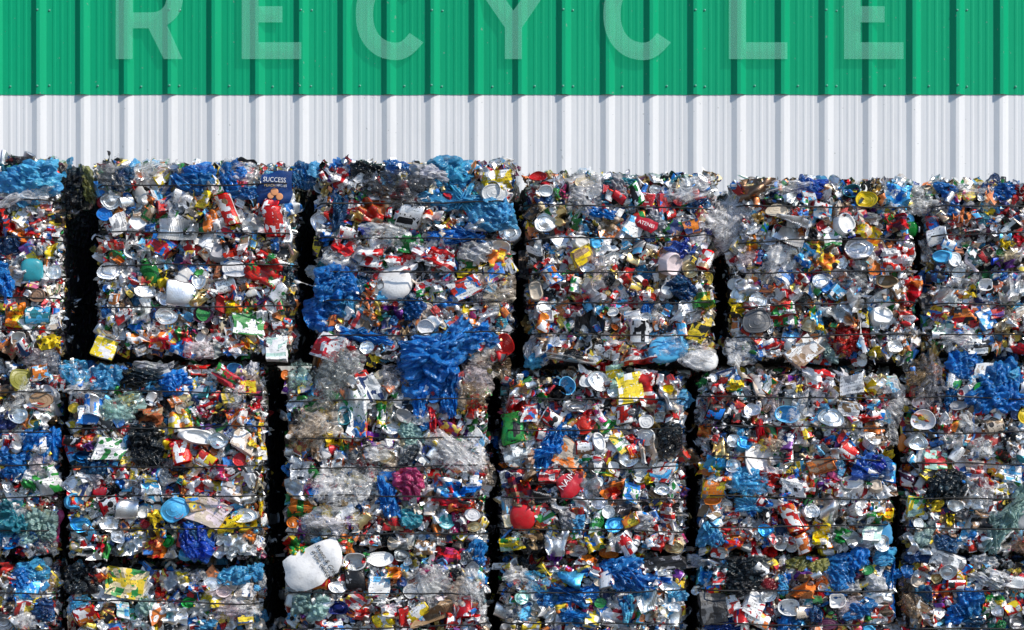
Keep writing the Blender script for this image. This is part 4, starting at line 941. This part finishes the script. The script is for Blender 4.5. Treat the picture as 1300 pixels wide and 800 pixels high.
    for t_ in range(11000):
        s = .0165 + .024 * (1 - t_ / 11000) ** 1.3 * RNG.uniform(.35, 1.6)
        x = RNG.uniform(b.x0 + .028, b.x1 - .028); z = RNG.uniform(b.z0 + .034, b.z1 - .03)
        d = np.hypot(cenA[:, 0] - x, cenA[:, 1] - z)
        if np.any(d < .66 * (radA + s)): continue
        kind = pick(fw)
        if kind in 'BF': s2 = s * 1.35
        elif kind in 'LTE': s2 = s * RNG.uniform(.7, .95)
        else: s2 = s
        asp = RNG.uniform(.62, 1.0)
        if kind in 'CV': w, h = 2.25 * s2, 1.45 * s2
        elif kind == 'S': w, h = .012, 4 * s2
        elif kind == 'O': w, h = 3 * s2, 1.4 * s2
        elif kind in 'TLE': w = h = 2.1 * s2
        else: w, h = 2.25 * s2, 2.25 * s2 * asp
        nm = KIND_NAME[kind]
        vis = in_frame(x, z)
        G, sm, ex = make(kind, w, h)
        cols = colours_for(kind, prw, bagw)
        xs = np.clip(x, b.x0 + .02, b.x1 - .02); zs = np.clip(z, b.z0 + .015, b.z1 - .02)
        y = float(surf(b, xs, zs)) - RNG.uniform(-.026, .028)
        tl = .20 if kind in 'TLE' else .27
        M = FACE['front'] @ rot(RNG.uniform(0, 2 * math.pi), RNG.normal(-.05, tl), RNG.normal(.03, tl))
        if vis and count.get(nm, 0) < CAP_KIND:
            count[nm] = count.get(nm, 0) + 1
            put_part(b, kind, G, sm, x, y, z, M, cols, extra=ex, capcol=pal(pick(dict(w=2, r=2, b=2, g=1))))
        else:
            stuff.add(G, G.V @ M.T + np.array([x, y, z]), cols, sm)
            if ex is not None: stuff.add(ex, ex.V @ M.T + np.array([x, y, z]), [pal('w')] * 3, True)
        cenA = np.vstack([cenA, [x, z]]); radA = np.append(radA, s)
    # ---- small scrap wedged between, and the sides, the top and the back
    def scatter(n, face, fx, size, spread):
        for _ in range(n):
            G, sm = TEMPL[int(RNG.integers(len(TEMPL)))]
            x, y, z = fx()
            M = FACE[face] @ rot(RNG.uniform(0, 2 * math.pi), RNG.normal(0, spread), RNG.normal(0, spread)) * RNG.uniform(*size)
            m0 = G.M[4][0] if len(G.M[4]) else 'print'
            if m0 == 'bag': cols = colours_for('B', prw, bagw)
            elif m0 == 'clear': cols = colours_for('F')
            elif m0 == 'tin' and len(set(G.M[4])) == 1: cols = colours_for('A')
            elif m0 == 'plastic': cols = colours_for('L')
            else:
                cols = colours_for('P', SCRAP_W)
            stuff.add(G, G.V @ M.T + np.array([x, y, z]), cols, sm, RNG.uniform(0, 500))
    def f_front():
        x = RNG.uniform(b.x0 + .016, b.x1 - .016); z = RNG.uniform(b.z0 + .022, b.z1 - .02)
        return x, float(surf(b, np.clip(x, b.x0 + .02, b.x1 - .02), np.clip(z, b.z0 + .02, b.z1 - .02))) + RNG.uniform(.012, .055), z
    scatter(900, 'front', f_front, (.4, .95), .55)
    def f_right():
        y = b.yf + .08 + 1.22 * RNG.random() ** 1.8; z = RNG.uniform(b.z0 + .02, b.z1 - .02)
        return b.x1 - .022 + float(side_bulge(b, y, z, gr)) * .9, y, z
    def f_left():
        y = b.yf + .08 + 1.22 * RNG.random() ** 1.8; z = RNG.uniform(b.z0 + .02, b.z1 - .02)
        return b.x0 + .022 - float(side_bulge(b, y, z, gl)) * .9, y, z
    scatter(300, 'right', f_right, (.5, 1.1), .4); scatter(220, 'left', f_left, (.5, 1.1), .4)
    def f_top():
        y = b.yf + (.03 if key[1] == '0' else .14) + 1.18 * RNG.random() ** 1.5; x = RNG.uniform(b.x0 + .01, b.x1 - .01)
        return x, y, b.z1 - .015 + RNG.uniform(0, .03)
    scatter(420 if key[1] == '0' else 160, 'top', f_top, (.6, 1.4), .7)
    if key[1] == '0':    # ragged upper edge
        def f_edge():
            x = RNG.uniform(b.x0, b.x1)
            return x, b.yf + RNG.uniform(.02, .25), b.z1 + RNG.uniform(-.02, .022) + .03 * float(noise(x * 7 + 60, 3.0, b.seed))
        scatter(150, 'front', f_edge, (.6, 1.3), .7)
    def f_back():
        return RNG.uniform(b.x0 + .02, b.x1 - .02), yb + .01, RNG.uniform(b.z0 + .02, b.z1 - .02)
    scatter(160, 'back', f_back, (.9, 1.8), .4)
    # a few scraps snagged on the corners, bridging into the gaps
    def f_corner():
        sd_ = RNG.random() < .5
        z = RNG.uniform(b.z0 + .05, b.z1 - .05); y = b.yf + RNG.uniform(.12, .45)
        return (b.x1 - .006 + RNG.uniform(0, .8) * min(gr, .05) if sd_ else b.x0 + .006 - RNG.uniform(0, .8) * min(gl, .05)), y, z
    scatter(7, 'front', f_corner, (.5, 1.2), .5)
    stuff.build('small_scrap', b)
    b.count = count
    return b


BALES = {}
for order, key in enumerate(sorted(RECT)):
    BALES[key] = build_bale(key, order)

# ------------------------------------------------------------------ writing on the packaging
FONT = bpy.data.fonts.get('Bfont') or None


def lettering(txt, size, mat, parent_rec, dx, dy, ang, dz=.012, shear=0.0, xs=1.0, off=0.0):
    """Printed letters laid on one piece: a child of that piece, offset in its own plane."""
    kind, px, py, o, M, loc = parent_rec
    cu = bpy.data.curves.new('lettering', 'FONT'); cu.body = txt; cu.size = size; cu.align_x = 'CENTER'; cu.align_y = 'CENTER'
    cu.extrude = .0006; cu.shear = shear; cu.resolution_u = 3; cu.offset = off
    tmp = bpy.data.objects.new('tmp', cu); COL.objects.link(tmp)
    dg = bpy.context.evaluated_depsgraph_get(); dg.update()
    me = bpy.data.meshes.new_from_object(tmp.evaluated_get(dg)); bpy.data.objects.remove(tmp)
    me.materials.clear(); me.materials.append(MAT[mat])
    n = len(me.vertices); co = np.zeros(n * 3, np.float32); me.vertices.foreach_get('co', co); co = co.reshape(-1, 3)
    co[:, 0] *= xs
    ca, sa = math.cos(ang), math.sin(ang)
    P = np.stack([co[:, 0] * ca - co[:, 1] * sa + dx, co[:, 0] * sa + co[:, 1] * ca + dy, co[:, 2]], 1)
    # lie on the face of the piece: height of its nearest vertices
    mv = np.zeros(len(o.data.vertices) * 3, np.float32); o.data.vertices.foreach_get('co', mv); mv = mv.reshape(-1, 3)
    # world frame: x right, z up, -y out
    D = (P[:, None, 0] - mv[None, :, 0]) ** 2 + (P[:, None, 1] - mv[None, :, 2]) ** 2
    kk = min(6, D.shape[1]); idx = np.argpartition(D, kk - 1, 1)[:, :kk]
    wts = 1 / (np.take_along_axis(D, idx, 1) + 1e-6)
    yy = (mv[:, 1][idx] * wts).sum(1) / wts.sum(1)
    W = np.stack([P[:, 0], yy - P[:, 2] - dz, P[:, 1]], 1).astype(np.float32)
    me.vertices.foreach_set('co', W.ravel()); me.update()
    return link('lettering', me, o)


def mark(key, kind, px, py):
    c = [m for m in BALES[key].marks if m[0] == kind]
    return min(c, key=lambda m: abs(m[1] - px) + abs(m[2] - py))


m = mark('10', 'K', 350, 240)
lettering('SUCCESS', 8.5 * S, 'ink_white', m, 0, 10 * S, R(-3), .006, xs=.85)
lettering('PEACH', 4.6 * S, 'ink_gold', m, -6 * S, 3 * S, R(-2), .006)
lettering('HALVES', 4.6 * S, 'ink_white', m, 9 * S, 2.6 * S, R(-2), .006, xs=.8)
m = mark('22', 'K', 398, 716)
lettering('Sweet & Crème', 8 * S, 'ink_black', m, 20 * S, 4 * S, R(-57), .006, .35)
lettering('d’une délicate', 8 * S, 'ink_black', m, 13 * S, 0 * S, R(-57), .006, .35)
m = mark('31', 'K', 724, 615)
lettering('NAIM', 11 * S, 'ink_white', m, -4 * S, 5 * S, R(52), .006)
m = mark('30', 'K', 820, 285)
lettering('ATENEI', 6.6 * S, 'ink_white', m, 0, 0, R(-20), .006)
m = mark('32', 'X', 868, 716)
lettering('EURO', 10 * S, 'ink_black', m, -4 * S, 0, R(12), .008)

# ------------------------------------------------------------------ fruit picture on the navy sack
def blob(parent_rec, dx, dy, r, mat):
    kind, px, py, o, M, loc = parent_rec
    g = g_lathe([(-r * .35, .02 * r), (-r * .3, .55 * r), (-r * .1, .92 * r), (0, r), (.1 * r, .9 * r), (.18 * r, .5 * r), (.2 * r, .02 * r)], 14, [mat] * 6)
    V = np.stack([g.V[:, 1] + dx, -g.V[:, 0] * .3, g.V[:, 2] + dy], 1)
    mv = np.zeros(len(o.data.vertices) * 3, np.float32); o.data.vertices.foreach_get('co', mv); mv = mv.reshape(-1, 3)
    i = np.argsort((mv[:, 0] - dx) ** 2 + (mv[:, 2] - dy) ** 2)[:5]
    V[:, 1] += mv[i, 1].min() - .003
    link('fruit_print', mesh_from('fruit_print', V, g.Q, g.T, g.M[4], g.M[3]), o)


m = mark('10', 'K', 350, 240)
for dx, dy, r in ((0, -5, 5), (-5, -10, 4), (6, -11, 4.6)): blob(m, dx * S, dy * S, r * S, 'ink_peach')

# ------------------------------------------------------------------ the building behind
PITCH = 55.5 * S * KW
RIB = .031
house = link('warehouse', None, None, (0, WALL_Y, 0), label='long metal warehouse wall, green corrugated sheets above white ones, behind the bales', category='building')


def cladding(name, mat, z0, z1, y, nz, nribs=46):
    RIB_ = RIB if mat == 'green_sheet' else .0145
    prof = []      # (x, outward) for one pitch, starting at the left foot of a rib; px -> metres
    k = S * KW
    base = [(0, 0), (.4, .001), (6.6, RIB_), (7.2, RIB_ + .0006), (10.8, RIB_ + .0006), (11.4, RIB_), (18.2, .001), (18.8, 0)]
    for c in (28.0, 37.5, 47.0):
        base += [(c - 2.6, 0), (c - 1.0, .0017), (c + 1.0, .0017), (c + 2.6, 0)]
    xs = []; ns = []
    for r_ in range(-nribs, nribs + 1):
        x0 = wx(40.6 + 55.5 * r_ + 12 * 55.5)
        for a, h in base:
            lap = .0022 if (r_ % 3 == 0 and a < 20) else 0.0
            xs.append(x0 + a * k); ns.append(h + lap)
    xs = np.array(xs); ns = np.array(ns); zz = np.linspace(z0, z1, nz); nx = len(xs)
    V = np.zeros((nz, nx, 3)); V[:, :, 0] = xs; V[:, :, 2] = zz[:, None]
    warp = .004 * (noise(xs[None, :] * .9 + 50, zz[:, None] * 1.1 + 9, 77) - .5)
    V[:, :, 1] = y - WALL_Y - ns[None, :] + warp
    if mat == 'green_sheet': V[0, :, 2] += .003 * (noise(xs * 6 + 40, xs * 0, 5) - .5)
    i = np.arange(nz * nx).reshape(nz, nx)
    Q = np.stack([i[:-1, :-1], i[:-1, 1:], i[1:, 1:], i[1:, :-1]], -1).reshape(-1, 4)
    V = V.reshape(-1, 3); mq = [mat] * len(Q)
    if mat == 'green_sheet':
        # return edge at the foot of the sheet
        e = V[:nx].copy(); e[:, 1] += .003; nb = len(V)
        V = np.concatenate([V, e]); j = np.arange(nx - 1)
        Q = np.concatenate([Q, np.stack([j, nb + j, nb + j + 1, j + 1], 1)]); mq += [mat] * (nx - 1)
        # screw heads
        for r_ in range(-20, 21):
            for py in (109.5, 13.5, -82.5):
                if py == 13.5 and r_ % 3: continue
                spots = [49 + 20] if r_ % 3 else [49, 49 + 13]
                for s_ in spots:
                    px = s_ + 55.5 * r_ + 12 * 55.5 + RNG.uniform(-1, 1)
                    cx, cz = wx(px), wz(py + RNG.uniform(-.8, .8))
                    nx_ = float(np.interp(cx, xs, ns))
                    th = np.arange(6) / 6 * 2 * math.pi
                    ring = lambda r, d: np.stack([cx + r * np.cos(th), np.full(6, y - WALL_Y - nx_ - d), cz + r * np.sin(th)], 1)
                    nb = len(V); V = np.concatenate([V, ring(.008, 0.0005), ring(.0072, .002), ring(.0045, .003), ring(.004, .006), ring(.0005, .0065)])
                    for q in range(4):
                        a = nb + q * 6 + np.arange(6); c2 = nb + q * 6 + (np.arange(6) + 1) % 6
                        Q = np.concatenate([Q, np.stack([a, c2, c2 + 6, a + 6], 1)]); mq += ['screw'] * 6
    return link(name, mesh_from(name, V, Q, np.zeros((0, 3), int), mq, [], smooth=False), house)


ZB = wz(120.5)
cladding('green_cladding', 'green_sheet', ZB, 7.2, WALL_Y - .004, 24)
cladding('white_cladding', 'white_sheet', .02, ZB + .15, WALL_Y, 24)


def box_part(name, mat, lo, hi, parent, off=(0, 0, 0)):
    lo = np.array(lo, float) - off; hi = np.array(hi, float) - off
    V = np.array([[x, y, z] for x in (lo[0], hi[0]) for y in (lo[1], hi[1]) for z in (lo[2], hi[2])])
    Q = np.array([[0, 1, 3, 2], [4, 6, 7, 5], [0, 4, 5, 1], [2, 3, 7, 6], [0, 2, 6, 4], [1, 5, 7, 3]])
    return link(name, mesh_from(name, V, Q, np.zeros((0, 3), int), [mat] * 6, [], smooth=False), parent)


xe = wx(40.6 + 55.5 * 58.9) + .2; xw = wx(40.6 - 55.5 * 34) - .05
o_ = (0, WALL_Y, 0)
box_part('side_wall', 'white_sheet', (xw - .12, WALL_Y - .06, 0), (xw - .003, 16, 7.2), house, o_)
box_part('side_wall', 'white_sheet', (xe + .003, WALL_Y - .06, 0), (xe + .12, 16, 7.2), house, o_)
box_part('roof', 'roof', (xw - .4, WALL_Y - .35, 7.205), (xe + .4, 16.3, 7.45), house, o_)

# ------------------------------------------------------------------ letters on the green sheets
def letter_mesh(polys):
    cu = bpy.data.curves.new('letter', 'CURVE'); cu.dimensions = '2D'; cu.fill_mode = 'BOTH'; cu.extrude = .003
    for pts in polys:
        sp = cu.splines.new('POLY'); sp.points.add(len(pts) - 1); sp.use_cyclic_u = True
        for p, (x, y) in zip(sp.points, pts): p.co = (x, y, 0, 1)
    tmp = bpy.data.objects.new('tmp', cu); COL.objects.link(tmp)
    dg = bpy.context.evaluated_depsgraph_get(); dg.update()
    me = bpy.data.meshes.new_from_object(tmp.evaluated_get(dg)); bpy.data.objects.remove(tmp)
    me.materials.clear(); me.materials.append(MAT['acrylic'])
    return me


def arc(cx, cy, r, a0, a1, n=18):
    return [(cx + r * math.cos(R(a0 + (a1 - a0) * i / n)), cy + r * math.sin(R(a0 + (a1 - a0) * i / n))) for i in range(n + 1)]


def E_(x): return [[(x, 75), (x, -39), (x + 75, -39), (x + 75, -18), (x + 21, -18), (x + 21, 8), (x + 51.5, 8), (x + 51.5, 28.5), (x + 21, 28.5), (x + 21, 53.8), (x + 75.5, 53.8), (x + 75.5, 75)]]
def C_(x):
    lo = [(0, 18), (1.2, 34), (6.5, 50), (16, 63), (30, 73), (49, 77), (62, 75), (74, 67.5), (86, 54)]
    li = [(22, 18), (23, 31), (28, 43), (37, 51.5), (51, 55), (60, 52), (68.5, 42)]
    up = [(a, 36 - b) for a, b in lo]; ui = [(a, 36 - b) for a, b in li]
    P = up[::-1] + lo[1:] + li[::-1] + ui[1:]
    # smooth once (Chaikin keeps the corners near enough)
    Q = []
    corner = {(86, 54), (68.5, 42), (86, -18), (68.5, -6)}
    for i, p in enumerate(P):
        a = P[i - 1]; c = P[(i + 1) % len(P)]
        if p in corner: Q.append(p)
        else: Q += [(.25 * a[0] + .75 * p[0], .25 * a[1] + .75 * p[1]), (.25 * c[0] + .75 * p[0], .25 * c[1] + .75 * p[1])]
    return [[(x + a, b) for a, b in Q]]


def R_():
    return [[(147, 75), (147, -39)] + arc(194.5, -1.5, 37.5, -90, 62, 22) + [(231.5, 75), (208, 75), (188.5, 36), (168.5, 36), (168.5, 75)],
            [(168.5, 16)] + arc(194, -1.5, 17.2, 90, -90, 16) + [(168.5, -18.7)]]


def Y_(): return [[(641, 75), (641, 35), (590, -39), (615, -39), (651.8, 13.5), (689, -39), (713, -39), (662.6, 35), (662.6, 75)]]
def L_(): return [[(925.3, 75), (925.3, -39), (947, -39), (947, 53.8), (999.6, 53.8), (999.6, 75)]]


LETTERS = [('R', R_(), 190, 'pale translucent letter R, first letter on the green corrugated wall'),
           ('E', E_(307), 345, 'pale translucent letter E between the R and the C on the green wall'),
           ('C', C_(451.5), 495, 'pale translucent letter C between an E and the Y on the green wall'),
           ('Y', Y_(), 652, 'pale translucent letter Y between the two letters C on the green wall'),
           ('C', C_(765.8), 808, 'pale translucent letter C between the Y and the L on the green wall'),
           ('L', L_(), 962, 'pale translucent letter L on the green wall, after the second C'),
           ('E', E_(1071.5), 1110, 'pale translucent letter E, last letter, beside the L on the green wall')]
for ch, polys, cx, lab in LETTERS:
    yl = WALL_Y - .004 - RIB - .008
    kk = (CAM_D + yl) / (CAM_D)
    P = [[((x - cx) * S * kk, (18 - y) * S * kk) for x, y in p] for p in polys]
    me = letter_mesh(P)
    o = link('sign_letter', me, None, ((cx - 650) * S * kk, yl, CAM_Z + ((MID_Z - CAM_Z) + (400 - 18) * S) * kk), label=lab, category='sign letter', group='letters mounted on the green wall')
    o.rotation_euler = (R(90), 0, 0)

# ------------------------------------------------------------------ ground
u, v, Q = grid(41, 41)
V = np.stack([u * 400, v * 400, np.zeros_like(u)], 1)
link('ground', mesh_from('ground', V, Q, np.zeros((0, 3), int), ['concrete'] * len(Q), [], smooth=False), kind='structure')

# ------------------------------------------------------------------ light, sky, camera
AZ, EL = R(51), R(42)          # to the right of the wall's normal, and up
sun_dir = np.array([math.sin(AZ) * math.cos(EL), -math.cos(AZ) * math.cos(EL), math.sin(EL)])
sd = bpy.data.lights.new('sun', 'SUN'); sd.energy = 4.2; sd.angle = R(1.0); sd.color = (1.0, .925, .815)
so = bpy.data.objects.new('sun', sd); COL.objects.link(so); so.location = tuple(sun_dir * 40)
so.rotation_euler = (math.acos(sun_dir[2]), 0, math.atan2(sun_dir[1], sun_dir[0]) + math.pi / 2)
w = bpy.data.worlds.new('World'); sc.world = w; w.use_nodes = True
nt = w.node_tree; nt.nodes.clear()
sky = nt.nodes.new('ShaderNodeTexSky'); sky.sky_type = 'NISHITA'; sky.sun_disc = False
sky.ozone_density = 4.0; sky.dust_density = .4; sky.sun_elevation = EL; sky.sun_rotation = math.atan2(sun_dir[0], sun_dir[1])
bg = nt.nodes.new('ShaderNodeBackground'); bg.inputs[1].default_value = .15
wo = nt.nodes.new('ShaderNodeOutputWorld')
nt.links.new(sky.outputs[0], bg.inputs[0]); nt.links.new(bg.outputs[0], wo.inputs[0])

cd = bpy.data.cameras.new('camera'); cam = bpy.data.objects.new('camera', cd); COL.objects.link(cam)
cam.location = (0, -CAM_D, CAM_Z); cam.rotation_euler = (R(90), 0, 0)
cd.sensor_width = 36; cd.lens = 36 * CAM_D / 5.733; cd.shift_y = (MID_Z - CAM_Z) / 5.733; cd.clip_start = .1; cd.clip_end = 1500
sc.camera = cam
sc.render.engine = 'CYCLES'
sc.cycles.max_bounces = 8; sc.cycles.transparent_max_bounces = 12; sc.cycles.diffuse_bounces = 3; sc.cycles.glossy_bounces = 4
sc.cycles.use_denoising = True
vs = sc.view_settings
vs.view_transform = 'Standard'; vs.look = 'None'; vs.gamma = 1; vs.exposure = 0.08; vs.use_curve_mapping = False
